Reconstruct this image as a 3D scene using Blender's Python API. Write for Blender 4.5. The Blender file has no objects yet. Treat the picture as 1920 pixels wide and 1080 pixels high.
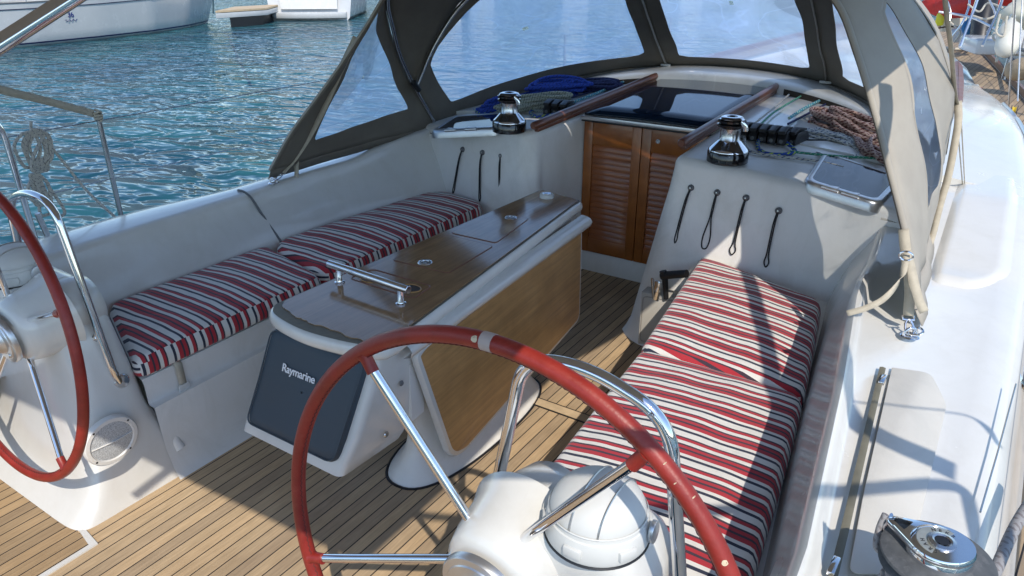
import bpy, bmesh, math, random
from mathutils import Vector as V, Matrix, noise
R = math.radians
random.seed(7)
scn = bpy.context.scene
col = scn.collection
# ---------------------------------------------------------------- camera
CAM = V((1.54, 0.0, 1.75)); YAW = R(33.2); PIT = R(24.2); FPX = 1365.0
cd = bpy.data.cameras.new('camera'); cam = bpy.data.objects.new('camera', cd); col.objects.link(cam)
cam.location = CAM; cam.rotation_euler = (R(90) - PIT, 0, YAW)
cd.sensor_width = 36; cd.lens = FPX / 1920 * 36; cd.clip_start = .05; cd.clip_end = 2000
scn.camera = cam
# ---------------------------------------------------------------- light: sun astern on the starboard side
SUN_EL = 45.8; SUN_AZ = 134.8
w = bpy.data.worlds.new('World'); scn.world = w; w.use_nodes = True
nt = w.node_tree; bg = nt.nodes['Background']
sky = nt.nodes.new('ShaderNodeTexSky'); sky.sky_type = 'NISHITA'; sky.sun_disc = False
sky.sun_elevation = R(SUN_EL); sky.sun_rotation = R(SUN_AZ); sky.air_density = 1.0; sky.dust_density = .2; sky.ozone_density = 2.0
nt.links.new(sky.outputs[0], bg.inputs[0]); bg.inputs[1].default_value = .15
sd = bpy.data.lights.new('sun', 'SUN'); sd.energy = 2.5; sd.angle = R(.5); sd.color = (1, .92, .81)
sun = bpy.data.objects.new('sun', sd); col.objects.link(sun)
el, az = R(SUN_EL), R(SUN_AZ)
sv = V((math.cos(el) * math.sin(az), math.cos(el) * math.cos(az), math.sin(el)))
sun.rotation_euler = sv.to_track_quat('Z', 'Y').to_euler(); sun.location = sv * 30
scn.view_settings.view_transform = 'Standard'; scn.view_settings.look = 'None'
scn.view_settings.exposure = 0.74; scn.view_settings.gamma = 1
scn.cycles.max_bounces = 10; scn.cycles.transparent_max_bounces = 16
# ---------------------------------------------------------------- measuring helpers
_f = V((-math.sin(YAW) * math.cos(PIT), math.cos(YAW) * math.cos(PIT), -math.sin(PIT)))
_r = V((math.cos(YAW), math.sin(YAW), 0)); _u = _r.cross(_f)
def ray(u, v): return _r * ((u - 960) / FPX) - _u * ((v - 540) / FPX) + _f
def Pz(u, v, z): d = ray(u, v); return CAM + d * ((z - CAM.z) / d.z)
def Px(u, v, x): d = ray(u, v); return CAM + d * ((x - CAM.x) / d.x)
def Py(u, v, y): d = ray(u, v); return CAM + d * ((y - CAM.y) / d.y)
def Pd(u, v, dist): return CAM + ray(u, v).normalized() * dist
def lerp(a, b, t): return a + (b - a) * t
def sm(t): t = max(0, min(1, t)); return t * t * (3 - 2 * t)
def interp(tab, y):
    if y <= tab[0][0]: return tab[0][1]
    for (a, p), (b, q) in zip(tab, tab[1:]):
        if y <= b: return lerp(p, q, (y - a) / (b - a))
    return tab[-1][1]
def spline(pts, n=8, closed=False):
    pts = [V(p) for p in pts]; out = []; N = len(pts)
    segs = N if closed else N - 1
    for i in range(segs):
        if closed: p0, p1, p2, p3 = pts[i - 1], pts[i], pts[(i + 1) % N], pts[(i + 2) % N]
        else:
            p1, p2 = pts[i], pts[i + 1]
            p0 = pts[i - 1] if i else p1 * 2 - p2
            p3 = pts[i + 2] if i + 2 < N else p2 * 2 - p1
        for k in range(n):
            t = k / n
            out.append(.5 * ((2 * p1) + (p2 - p0) * t + (2 * p0 - 5 * p1 + 4 * p2 - p3) * t * t + (3 * p1 - p0 - 3 * p2 + p3) * t ** 3))
    if not closed: out.append(pts[-1])
    return out
def fillet(pts, r, n=6):
    pts = [V(p) for p in pts]; out = [pts[0]]
    for i in range(1, len(pts) - 1):
        a, b, c = pts[i - 1], pts[i], pts[i + 1]
        rr = min(r, (a - b).length * .48, (c - b).length * .48)
        s = b + (a - b).normalized() * rr; e = b + (c - b).normalized() * rr
        for k in range(n + 1):
            t = k / n; out.append(s * (1 - t) ** 2 + b * 2 * t * (1 - t) + e * t * t)
    out.append(pts[-1]); return out
# ---------------------------------------------------------------- mesh builder
class G:
    def __init__(s): s.v = []; s.f = []; s.uv = []; s.mi = []; s.m = 0
    def add(s, vs, fs, uvs=None):
        o = len(s.v); s.v += [V(p) for p in vs]
        for i, f in enumerate(fs):
            s.f.append([o + k for k in f]); s.uv.append(uvs[i] if uvs else None); s.mi.append(s.m)
        return s
    def grid(s, rows, closed=False, flip=False):
        n = len(rows[0]); vs = [p for r in rows for p in r]; fs = []; uvs = []
        us = [0]
        for i in range(1, n): us.append(us[-1] + (V(rows[0][i]) - V(rows[0][i - 1])).length)
        ws = [0]
        for j in range(1, len(rows)): ws.append(ws[-1] + (V(rows[j][0]) - V(rows[j - 1][0])).length)
        for j in range(len(rows) - 1):
            for i in range(n if closed else n - 1):
                k = (i + 1) % n
                q = [j * n + i, j * n + k, (j + 1) * n + k, (j + 1) * n + i]
                u1 = us[k] if k else us[-1]
                t = [(us[i], ws[j]), (u1, ws[j]), (u1, ws[j + 1]), (us[i], ws[j + 1])]
                if flip: q.reverse(); t.reverse()
                fs.append(q); uvs.append(t)
        return s.add(vs, fs, uvs)
    def tube(s, pts, r, n=10, closed=False, caps=True, flat=None):
        pts = [V(p) for p in pts]; N = len(pts); rs = r if isinstance(r, (list, tuple)) else [r] * N
        tan = []
        for i in range(N):
            a = pts[i - 1] if (i or closed) else pts[0]; b = pts[(i + 1) % N] if (i < N - 1 or closed) else pts[-1]
            t = (b - a); tan.append(t.normalized() if t.length > 1e-9 else V((0, 0, 1)))
        up = V((0, 0, 1)) if abs(tan[0].z) < .9 else V((1, 0, 0))
        nx = (up - tan[0] * up.dot(tan[0])).normalized(); vs = []
        L = 0; Ls = []
        for i in range(N):
            nx = (nx - tan[i] * nx.dot(tan[i]))
            nx = nx.normalized() if nx.length > 1e-6 else V((1, 0, 0))
            by = tan[i].cross(nx)
            if i: L += (pts[i] - pts[i - 1]).length
            Ls.append(L)
            for k in range(n):
                a = 2 * math.pi * k / n; ca, sa = math.cos(a), math.sin(a)
                if flat: vs.append(pts[i] + nx * ca * flat[0] + by * sa * flat[1])
                else: vs.append(pts[i] + (nx * ca + by * sa) * rs[i])
        fs = []; uvs = []
        for i in range(N if closed else N - 1):
            j = (i + 1) % N; l0 = Ls[i]; l1 = Ls[j] if j else L + (pts[0] - pts[-1]).length
            for k in range(n):
                m = (k + 1) % n
                fs.append([i * n + k, i * n + m, j * n + m, j * n + k])
                uvs.append([(l0, k / n), (l0, (k + 1) / n), (l1, (k + 1) / n), (l1, k / n)])
        if caps and not closed:
            fs.append(list(range(n))[::-1]); uvs.append([(0, 0)] * n)
            fs.append([(N - 1) * n + k for k in range(n)]); uvs.append([(L, 0)] * n)
        return s.add(vs, fs, uvs)
    def lathe(s, prof, M=None, n=40, a0=0, a1=2 * math.pi):
        M = M or Matrix.Identity(4); full = abs(a1 - a0 - 2 * math.pi) < 1e-6
        cnt = n if full else n + 1; rows = []
        for r, z in prof:
            rows.append([M @ V((r * math.cos(a0 + (a1 - a0) * k / n), r * math.sin(a0 + (a1 - a0) * k / n), z)) for k in range(cnt)])
        return s.grid(rows, closed=full)
    def box(s, c, size, bev=0, M=None, seg=2, rz=0):
        b = bmesh.new(); bmesh.ops.create_cube(b, size=1)
        for v in b.verts: v.co = V((v.co.x * size[0], v.co.y * size[1], v.co.z * size[2]))
        if bev: bmesh.ops.bevel(b, geom=b.edges[:], offset=bev, segments=seg, profile=.5, affect='EDGES')
        T = (M or Matrix.Identity(4)) @ Matrix.Translation(V(c)) @ Matrix.Rotation(rz, 4, 'Z')
        b.verts.ensure_lookup_table(); b.verts.index_update()
        s.add([T @ v.co for v in b.verts], [[v.index for v in f.verts] for f in b.faces]); b.free(); return s
    def prism(s, poly, ext, bev=0, seg=2):
        """poly: list of 3D points (planar), ext: extrusion vector"""
        b = bmesh.new(); ext = V(ext)
        lo = [b.verts.new(V(p)) for p in poly]; hi = [b.verts.new(V(p) + ext) for p in poly]; n = len(poly)
        top = b.faces.new(hi); bot = b.faces.new(lo[::-1])
        for i in range(n): b.faces.new([lo[i], lo[(i + 1) % n], hi[(i + 1) % n], hi[i]])
        bmesh.ops.recalc_face_normals(b, faces=b.faces)
        if bev:
            es = [e for e in b.edges if (e.verts[0] in hi and e.verts[1] in hi) or (e.verts[0] in lo and e.verts[1] in lo)]
            bmesh.ops.bevel(b, geom=es, offset=bev, segments=seg, profile=.5, affect='EDGES')
        b.verts.index_update()
        s.add([v.co.copy() for v in b.verts], [[v.index for v in f.verts] for f in b.faces]); b.free(); return s
    def loft(s, rings, cap0=True, cap1=True):
        s.grid(rings, closed=True); n = len(rings[0])
        if cap0: s.add(rings[0], [list(range(n))[::-1]])
        if cap1: s.add(rings[-1], [list(range(n))])
        return s
    def fan(s, ring, steps=(0, .5, .97)):
        c = sum(ring, V()) / len(ring); s.grid([[p.lerp(c, t) for p in ring] for t in steps], closed=True); n = len(ring)
        s.add([p.lerp(c, steps[-1]) for p in ring], [list(range(n))]); return s
    def obj(s, name, mat, parent=None, uvf=None, ang=40, solid=0, flat=False):
        me = bpy.data.meshes.new(name)
        inv = parent.matrix_world.inverted() if parent else Matrix.Identity(4)
        if parent:
            p = parent; M = Matrix.Identity(4)
            while p: M = p.matrix_basis @ M; p = p.parent
            inv = M.inverted()
        me.from_pydata([inv @ p for p in s.v], [], s.f)
        mats = mat if isinstance(mat, (list, tuple)) else [mat]
        for m in mats: me.materials.append(m)
        uvl = me.uv_layers.new(name='uv')
        for p in me.polygons:
            p.material_index = s.mi[p.index]; t = s.uv[p.index]
            for k, li in enumerate(p.loop_indices):
                if uvf: uvl.data[li].uv = uvf(s.v[me.loops[li].vertex_index], p.normal)
                elif t: uvl.data[li].uv = t[k]
        b = bmesh.new(); b.from_mesh(me)
        bmesh.ops.remove_doubles(b, verts=b.verts, dist=1e-5)
        if not flat: bmesh.ops.recalc_face_normals(b, faces=b.faces)
        b.to_mesh(me); b.free()
        me.shade_smooth(); me.set_sharp_from_angle(angle=R(ang))
        o = bpy.data.objects.new(name, me); col.objects.link(o)
        if parent: o.parent = parent
        if solid:
            md = o.modifiers.new('thickness', 'SOLIDIFY'); md.thickness = solid; md.offset = 0
        return o
def tag(o, label=None, cat=None, group=None, kind=None):
    for k, x in (('label', label), ('category', cat), ('group', group), ('kind', kind)):
        if x: o[k] = x
    return o
def thing(name, label, cat, loc=(0, 0, 0), group=None):
    o = bpy.data.objects.new(name, None); col.objects.link(o); o.location = loc; o.empty_display_size = .05
    return tag(o, label, cat, group)
def kids(o): return [c for c in bpy.data.objects if c.parent is o]
def copy_tree(o, parent=None):
    c = o.copy(); col.objects.link(c)
    if parent: c.parent = parent
    for ch in kids(o): copy_tree(ch, c)
    return c
def frame(loc, rz=0, rx=0, ry=0): return Matrix.Translation(V(loc)) @ Matrix.Rotation(rz, 4, 'Z') @ Matrix.Rotation(ry, 4, 'Y') @ Matrix.Rotation(rx, 4, 'X')
def axis_frame(loc, d):
    return Matrix.Translation(V(loc)) @ V(d).normalized().to_track_quat('Z', 'Y').to_matrix().to_4x4()
# ---------------------------------------------------------------- materials
def mat(name, base=(.5, .5, .5), rough=.5, metal=0, coat=0, spec=None):
    m = bpy.data.materials.new(name); m.use_nodes = True; b = m.node_tree.nodes['Principled BSDF']
    b.inputs['Base Color'].default_value = (*base, 1); b.inputs['Roughness'].default_value = rough
    b.inputs['Metallic'].default_value = metal; b.inputs['Coat Weight'].default_value = coat; b.inputs['Coat Roughness'].default_value = .08
    if spec is not None: b.inputs['Specular IOR Level'].default_value = spec
    return m
class N:
    """tiny node helper"""
    def __init__(s, m): s.t = m.node_tree; s.b = m.node_tree.nodes['Principled BSDF']
    def n(s, typ, **kw):
        x = s.t.nodes.new(typ)
        for k, v_ in kw.items(): setattr(x, k, v_)
        return x
    def l(s, a, b): s.t.links.new(a, b)
    def co(s, kind='Object', scale=(1, 1, 1), rot=(0, 0, 0)):
        c = s.n('ShaderNodeTexCoord'); mp = s.n('ShaderNodeMapping'); mp.inputs['Scale'].default_value = scale; mp.inputs['Rotation'].default_value = rot
        s.l(c.outputs[kind], mp.inputs[0]); return mp.outputs[0]
    def noise(s, vec, scale, detail=4, rough=.55, dist=0):
        x = s.n('ShaderNodeTexNoise'); x.inputs['Scale'].default_value = scale; x.inputs['Detail'].default_value = detail
        x.inputs['Roughness'].default_value = rough; x.inputs['Distortion'].default_value = dist; s.l(vec, x.inputs['Vector']); return x.outputs[0]
    def ramp(s, fac, stops, const=False):
        x = s.n('ShaderNodeValToRGB'); e = x.color_ramp.elements
        if const: x.color_ramp.interpolation = 'CONSTANT'
        for i, (p, c) in enumerate(stops):
            q = e[i] if i < 2 else e.new(p)
            q.position = p; q.color = (*c, 1) if len(c) == 3 else c
        s.l(fac, x.inputs[0]); return x.outputs[0]
    def math(s, op, a, b=None):
        x = s.n('ShaderNodeMath', operation=op)
        for i, y in enumerate((a, b)):
            if y is None: continue
            if isinstance(y, (int, float)): x.inputs[i].default_value = y
            else: s.l(y, x.inputs[i])
        return x.outputs[0]
    def mix(s, f, a, b):
        x = s.n('ShaderNodeMix', data_type='RGBA')
        for i, y in ((0, f), (6, a), (7, b)):
            if isinstance(y, (int, float)): x.inputs[i].default_value = y
            elif isinstance(y, tuple): x.inputs[i].default_value = (*y, 1)
            else: s.l(y, x.inputs[i])
        return x.outputs[2]
    def bump(s, h, strength=.3, dist=.01):
        x = s.n('ShaderNodeBump'); x.inputs['Strength'].default_value = strength; x.inputs['Distance'].default_value = dist
        s.l(h, x.inputs['Height']); s.l(x.outputs[0], s.b.inputs['Normal']); return x
def noisy(name, base, rough=.5, var=.12, scale=6, metal=0, coat=0, bumps=None, dirt=None):
    m = mat(name, base, rough, metal, coat); k = N(m); c = k.co()
    f = k.noise(c, scale, 5, .6)
    lo = tuple(x * (1 - var) for x in base); hi = tuple(min(1, x * (1 + var * .6)) for x in base)
    colr = k.ramp(f, [(.3, lo), (.7, hi)])
    if dirt:
        g = k.noise(c, dirt[0], 8, .7, .6); gm = k.ramp(g, [(.52, (0, 0, 0)), (.74, (1, 1, 1))])
        colr = k.mix(k.math('MULTIPLY', gm, dirt[1]), colr, dirt[2])
    k.l(colr, k.b.inputs['Base Color'])
    rr = k.ramp(f, [(.2, (rough * .8,) * 3), (.8, (min(1, rough * 1.25),) * 3)]); k.l(rr, k.b.inputs['Roughness'])
    if bumps: k.bump(k.noise(c, bumps[0], 3, .6), bumps[1], bumps[2])
    return m
GEL = noisy('gelcoat', (.66, .65, .615), .24, .04, 3, coat=.5, bumps=(9, .12, .004), dirt=(5, .25, (.50, .48, .42)))
GELS = noisy('gelcoat_satin', (.75, .735, .70), .42, .05, 4, coat=.1, bumps=(14, .1, .003), dirt=(4, .35, (.50, .48, .43)))
NONSKID = noisy('nonskid', (.66, .635, .575), .55, .05, 5, bumps=(420, .35, .002), dirt=(3.2, .45, (.47, .46, .42)))
for _m, _a in ((GEL, .5), (GELS, .6)):
    k = N(_m); src = _m.node_tree.nodes['Principled BSDF'].inputs['Base Color'].links[0].from_socket
    sc = k.noise(k.co(scale=(9, 1.5, 1.5), rot=(0, 0, .5)), 6, 6, .75, 1.5); sm_ = k.ramp(sc, [(.60, (0, 0, 0)), (.68, (1, 1, 1))])
    st = k.noise(k.co(scale=(3, 3, 1.2)), 2.2, 6, .65, 1.2); st_ = k.ramp(st, [(.48, (0, 0, 0)), (.66, (1, 1, 1))])
    c1 = k.mix(k.math('MULTIPLY', sm_, .10 * _a), src, (.30, .29, .27)); c2 = k.mix(k.math('MULTIPLY', st_, .28 * _a), c1, (.50, .47, .39)); k.l(c2, k.b.inputs['Base Color'])
PLAST = noisy('white_plastic', (.60, .60, .575), .55, .04, 9)
STEEL = noisy('polished_steel', (.78, .78, .79), .07, .05, 30, metal=1)
STEELB = noisy('brushed_steel', (.62, .62, .62), .24, .08, 60, metal=1)
ALU = noisy('anodised_aluminium', (.62, .63, .64), .33, .08, 20, metal=.9)
BLACK = noisy('black_plastic', (.012, .012, .014), .42, .2, 25)
BLACKG = noisy('black_gloss', (.008, .008, .010), .12, .2, 25, coat=.4)
RUBBER = noisy('grey_rubber', (.09, .095, .10), .62, .3, 40, dirt=(60, .5, (.2, .2, .2)))
DKGREY = noisy('grey_fitting', (.13, .135, .14), .5, .15, 30)
ACR = mat('smoked_acrylic', (.006, .016, .035), .04, spec=.35)
SLATE = noisy('slate_cover', (.035, .055, .075), .55, .12, 5)
k = N(SLATE); wv = k.n('ShaderNodeTexWave', wave_type='RINGS'); wv.inputs['Scale'].default_value = 38; wv.inputs['Distortion'].default_value = .6
k.l(k.co(scale=(1, 1, 1)), wv.inputs['Vector']); k.bump(wv.outputs[1], .12, .002)
WHITEP = mat('white_lettering', (.75, .76, .78), .5)
LEATHER = noisy('red_leather', (.27, .022, .014), .42, .25, 14, bumps=(160, .25, .002), dirt=(24, .25, (.42, .10, .07)))
LEATHER_P = mat('pale_tape', (.45, .36, .32), .6)
CHIP = mat('chipped_patch', (.62, .50, .34), .7)
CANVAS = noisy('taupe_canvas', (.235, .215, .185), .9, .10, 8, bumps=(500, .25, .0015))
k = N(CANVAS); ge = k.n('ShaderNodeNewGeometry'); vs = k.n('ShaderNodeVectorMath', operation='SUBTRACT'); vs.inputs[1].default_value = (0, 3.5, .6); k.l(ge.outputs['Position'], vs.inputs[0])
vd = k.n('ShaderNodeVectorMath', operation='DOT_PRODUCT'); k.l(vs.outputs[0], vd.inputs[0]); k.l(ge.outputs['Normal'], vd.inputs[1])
cn = k.noise(k.co(), 8, 4, .6); k.l(k.mix(k.math('GREATER_THAN', vd.outputs['Value'], 0.0), k.ramp(cn, [(.3, (.125, .110, .088)), (.7, (.16, .143, .115))]), k.ramp(cn, [(.3, (.33, .30, .255)), (.7, (.38, .35, .30))])), k.b.inputs['Base Color'])  # inner faces darker: shade under the hood put into the canvas colour
CANVASL = noisy('beige_canvas', (.40, .37, .32), .9, .08, 8, bumps=(500, .25, .0015))
WEB = noisy('beige_webbing', (.46, .41, .32), .85, .15, 40, bumps=(300, .3, .001))
BIM = noisy('bimini_canvas', (.40, .37, .32), .9, .1, 8)
_t = BIM.node_tree; _tr = _t.nodes.new('ShaderNodeBsdfTranslucent'); _tr.inputs[0].default_value = (.62, .58, .52, 1); _mx = _t.nodes.new('ShaderNodeMixShader'); _mx.inputs[0].default_value = .30
_t.links.new(_t.nodes['Principled BSDF'].outputs[0], _mx.inputs[1]); _t.links.new(_tr.outputs[0], _mx.inputs[2]); _t.links.new(_mx.outputs[0], _t.nodes['Material Output'].inputs[0])
# clear vinyl
def vinyl(name, haze, tint):
    m = bpy.data.materials.new(name); m.use_nodes = True; t = m.node_tree; t.nodes.clear()
    out = t.nodes.new('ShaderNodeOutputMaterial'); tr = t.nodes.new('ShaderNodeBsdfTransparent'); tr.inputs[0].default_value = (*tint, 1)
    gl = t.nodes.new('ShaderNodeBsdfGlossy'); gl.inputs['Roughness'].default_value = .10
    df = t.nodes.new('ShaderNodeBsdfTranslucent'); df.inputs[0].default_value = (.62, .78, 1.0, 1)
    lw = t.nodes.new('ShaderNodeLayerWeight'); lw.inputs[0].default_value = .12
    tc = t.nodes.new('ShaderNodeTexCoord'); no = t.nodes.new('ShaderNodeTexNoise'); no.inputs['Scale'].default_value = 2.2; no.inputs['Detail'].default_value = 5; no.inputs['Distortion'].default_value = 1.6
    t.links.new(tc.outputs['Object'], no.inputs['Vector'])
    bp = t.nodes.new('ShaderNodeBump'); bp.inputs['Strength'].default_value = .25; bp.inputs['Distance'].default_value = .03
    t.links.new(no.outputs[0], bp.inputs['Height']); t.links.new(bp.outputs[0], gl.inputs['Normal'])
    rp = t.nodes.new('ShaderNodeValToRGB'); rp.color_ramp.elements[0].position = .3; rp.color_ramp.elements[0].color = (haze * .8,) * 3 + (1,)
    rp.color_ramp.elements[1].position = .75; rp.color_ramp.elements[1].color = (haze * 1.3,) * 3 + (1,)
    t.links.new(no.outputs[0], rp.inputs[0])
    mp = t.nodes.new('ShaderNodeMapping'); mp.inputs['Scale'].default_value = (.7, .7, 1.6); mp.inputs['Rotation'].default_value = (.5, .4, .3); t.links.new(tc.outputs['Object'], mp.inputs[0])
    n2 = t.nodes.new('ShaderNodeTexNoise'); n2.inputs['Scale'].default_value = 1.7; n2.inputs['Detail'].default_value = 2; n2.inputs['Distortion'].default_value = 2.0; t.links.new(mp.outputs[0], n2.inputs['Vector'])
    r2 = t.nodes.new('ShaderNodeValToRGB'); e2 = r2.color_ramp.elements; e2[0].position = .485; e2[0].color = (0, 0, 0, 1); e2[1].position = .5; e2[1].color = (.14, .14, .14, 1); x2 = e2.new(.515); x2.color = (0, 0, 0, 1)
    t.links.new(n2.outputs[0], r2.inputs[0]); ad = t.nodes.new('ShaderNodeMath'); ad.operation = 'ADD'; ad.use_clamp = True; t.links.new(rp.outputs[0], ad.inputs[0]); t.links.new(r2.outputs[0], ad.inputs[1])
    mf = t.nodes.new('ShaderNodeMath'); mf.operation = 'MULTIPLY'; mf.inputs[1].default_value = .35; t.links.new(lw.outputs['Fresnel'], mf.inputs[0])
    m1 = t.nodes.new('ShaderNodeMixShader'); m2 = t.nodes.new('ShaderNodeMixShader')
    t.links.new(ad.outputs[0], m1.inputs[0]); t.links.new(tr.outputs[0], m1.inputs[1]); t.links.new(df.outputs[0], m1.inputs[2])
    t.links.new(mf.outputs[0], m2.inputs[0]); t.links.new(m1.outputs[0], m2.inputs[1]); t.links.new(gl.outputs[0], m2.inputs[2])
    t.links.new(m2.outputs[0], out.inputs[0]); return m
VINYL = vinyl('clear_vinyl', .54, (.90, .93, .95))
# teak planks
def teak(name, axis='X', pitch=.0472, caulk=.09, base=(.60, .445, .275), off=0, rot=0):
    m = mat(name, base, .72); k = N(m); c = k.co(rot=(0, 0, rot)); sp = k.n('ShaderNodeSeparateXYZ'); k.l(c, sp.inputs[0])
    p = k.math('ADD', k.math('DIVIDE', sp.outputs[0], pitch), 100 + off); fr = k.math('FRACT', p); fl = k.math('FLOOR', p)
    isk = k.math('LESS_THAN', fr, caulk)
    wn = k.n('ShaderNodeTexWhiteNoise', noise_dimensions='1D'); k.l(fl, wn.inputs['W'])
    grain = k.noise(k.co(scale=(60, 3, 60), rot=(0, 0, rot)), 2.2, 8, .7, .4)
    big = k.noise(k.co(), 2.3, 5, .6)
    g = k.ramp(grain, [(.25, tuple(x * .70 for x in base)), (.55, base), (.8, tuple(min(1, x * 1.28) for x in base))])
    tone = k.ramp(wn.outputs[0], [(0, (.66, .66, .69)), (.5, (.88, .87, .85)), (1, (1.05, 1.0, .93))])
    mx = k.n('ShaderNodeMix', data_type='RGBA', blend_type='MULTIPLY'); mx.inputs[0].default_value = 1; k.l(g, mx.inputs[6]); k.l(tone, mx.inputs[7])
    st = k.ramp(big, [(.35, (.78, .76, .74)), (.65, (1, 1, 1))])
    mx2 = k.n('ShaderNodeMix', data_type='RGBA', blend_type='MULTIPLY'); mx2.inputs[0].default_value = 1; k.l(mx.outputs[2], mx2.inputs[6]); k.l(st, mx2.inputs[7])
    k.l(k.mix(isk, mx2.outputs[2], (.012, .011, .011)), k.b.inputs['Base Color'])
    hb = k.math('ADD', k.math('MULTIPLY', isk, -1.0), k.math('MULTIPLY', grain, .35)); k.bump(hb, .35, .003)
    return m
TEAK = teak('teak_sole'); TEAKD = teak('teak_side_deck', pitch=.05, base=(.42, .32, .21), rot=R(7))
TEAKP = noisy('teak_plain', (.56, .42, .26), .7, .2, 20)
def wood(name, base, scale=(3, 3, 40), rough=.3, coat=.5, var=.35):
    m = mat(name, base, rough, coat=coat); k = N(m)
    f = k.noise(k.co(scale=scale), 2.0, 7, .65, .8); f2 = k.noise(k.co(), 7, 4, .6)
    c1 = k.ramp(f, [(.25, tuple(x * (1 - var) for x in base)), (.75, tuple(x * (1 + var) for x in base))])
    c2 = k.ramp(f2, [(.3, (.82, .8, .78)), (.7, (1.05, 1.05, 1.05))])
    mx = k.n('ShaderNodeMix', data_type='RGBA', blend_type='MULTIPLY'); mx.inputs[0].default_value = 1; k.l(c1, mx.inputs[6]); k.l(c2, mx.inputs[7])
    k.l(mx.outputs[2], k.b.inputs['Base Color']); k.bump(f, .06, .002); return m
DOORW = wood('door_teak', (.31, .098, .018), (2, 2, 2), .35, .3)
DOORS = wood('door_slats', (.29, .08, .014), (1, 20, 30), .35, .3)
RAILW = wood('handrail_teak', (.17, .062, .034), (30, 2, 30), .38, .3)
TABW = wood('table_varnish', (.31, .19, .098), (22, 1.2, 3), .14, .5, .3)
LEAFW = wood('leaf_varnish', (.46, .255, .095), (6, 1.0, 26), .34, .12, .28)
TOEW = wood('toe_rail_wood', (.15, .06, .03), (20, 1, 20), .5, .2)
WORN = noisy('worn_wood', (.17, .155, .12), .6, .3, 30)
BROWNP = noisy('brown_panel', (.20, .085, .055), .4, .15, 10)
# striped cushion fabric: u = distance along the stripes' period
def stripes(name):
    m = mat(name, (.6, .6, .6), .85); k = N(m); tc = k.n('ShaderNodeTexCoord'); sp = k.n('ShaderNodeSeparateXYZ'); k.l(tc.outputs['UV'], sp.inputs[0])
    PER = .122; fr = k.math('FRACT', k.math('ADD', k.math('DIVIDE', sp.outputs[0], PER), 50))
    red = (.42, .022, .035); dk = (.045, .028, .045); wh = (.72, .70, .66); nv = (.018, .024, .05)
    seq = [(4, red), (2, dk), (3, red), (1.8, dk), (3.5, wh), (3, red), (1.5, dk), (6, wh), (2.6, nv), (3, wh)]
    tot = sum(a for a, b in seq); st = []; p = 0
    for a, b in seq: st.append((p / tot, b)); p += a
    c = k.ramp(fr, st, const=True)
    ns = k.noise(k.co(), 14, 4, .6); sh = k.ramp(ns, [(.3, (.88, .88, .88)), (.7, (1, 1, 1))])
    mx = k.n('ShaderNodeMix', data_type='RGBA', blend_type='MULTIPLY'); mx.inputs[0].default_value = 1; k.l(c, mx.inputs[6]); k.l(sh, mx.inputs[7])
    k.l(mx.outputs[2], k.b.inputs['Base Color'])
    wvv = k.noise(k.co(), 700, 1, .5); wr = k.noise(k.co(scale=(2, 5, 1)), 6, 4, .6, .8)
    k.bump(k.math('ADD', k.math('MULTIPLY', wvv, .08), wr), .35, .012)
    k.b.inputs['Sheen Weight'].default_value = .2; return m
STRIPE = stripes('striped_fabric')
def rope(name, base, fleck, fq=60, tw=2, thr=.3, rough=.8, third=None):
    m = mat(name, base, rough); k = N(m); tc = k.n('ShaderNodeTexCoord'); sp = k.n('ShaderNodeSeparateXYZ'); k.l(tc.outputs['UV'], sp.inputs[0])
    ph = k.math('ADD', k.math('MULTIPLY', sp.outputs[0], fq), k.math('MULTIPLY', sp.outputs[1], float(tw)))
    fr = k.math('FRACT', k.math('ADD', ph, 20)); ph2 = k.math('FRACT', k.math('SUBTRACT', k.math('MULTIPLY', sp.outputs[0], fq * .37), k.math('MULTIPLY', sp.outputs[1], float(tw))))
    isf = k.math('MULTIPLY', k.math('LESS_THAN', fr, thr), k.math('LESS_THAN', ph2, .7))
    c = k.mix(isf, base, fleck)
    if third: c = k.mix(k.math('MULTIPLY', k.math('GREATER_THAN', fr, .75), k.math('GREATER_THAN', ph2, .5)), c, third)
    k.l(c, k.b.inputs['Base Color'])
    br = k.math('ABSOLUTE', k.math('SINE', k.math('ADD', k.math('MULTIPLY', sp.outputs[0], 900), k.math('MULTIPLY', sp.outputs[1], 12.566)))); k.bump(br, .5, .0015); return m
ROPE_W = rope('white_fleck_rope', (.50, .47, .41), (.10, .10, .12), 45, 2, .16)
ROPE_G = rope('grey_green_rope', (.36, .38, .32), (.12, .15, .12), 60, 2, .3)
ROPE_B = rope('blue_rope', (.012, .05, .34), (.006, .02, .14), 40, 2, .3)
ROPE_N = rope('navy_rope', (.012, .016, .07), (.03, .04, .12), 40, 2, .3)
ROPE_BY = rope('blue_yellow_rope', (.014, .06, .32), (.42, .58, .05), 24, 2, .34)
ROPE_P = rope('pink_brown_rope', (.40, .27, .22), (.12, .035, .03), 38, 2, .45)
ROPE_WB = rope('white_blue_rope', (.50, .50, .47), (.04, .07, .16), 34, 2, .28)
ROPE_T = rope('teal_fleck_rope', (.06, .28, .34), (.45, .55, .42), 26, 2, .4)
ROPE_GR = rope('green_rope', (.04, .25, .15), (.4, .5, .4), 40, 2, .2)
ROPE_K = mat('black_cord', (.010, .010, .012), .7)
ROPE_M = noisy('mooring_rope', (.52, .48, .40), .85, .2, 40, bumps=(120, .6, .004))
ROPE_GY = rope('grey_sheet_rope', (.30, .29, .29), (.2, .18, .18), 60, 2, .4)
GREY_D = noisy('stanchion_steel', (.5, .5, .5), .22, .1, 30, metal=1)
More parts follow.
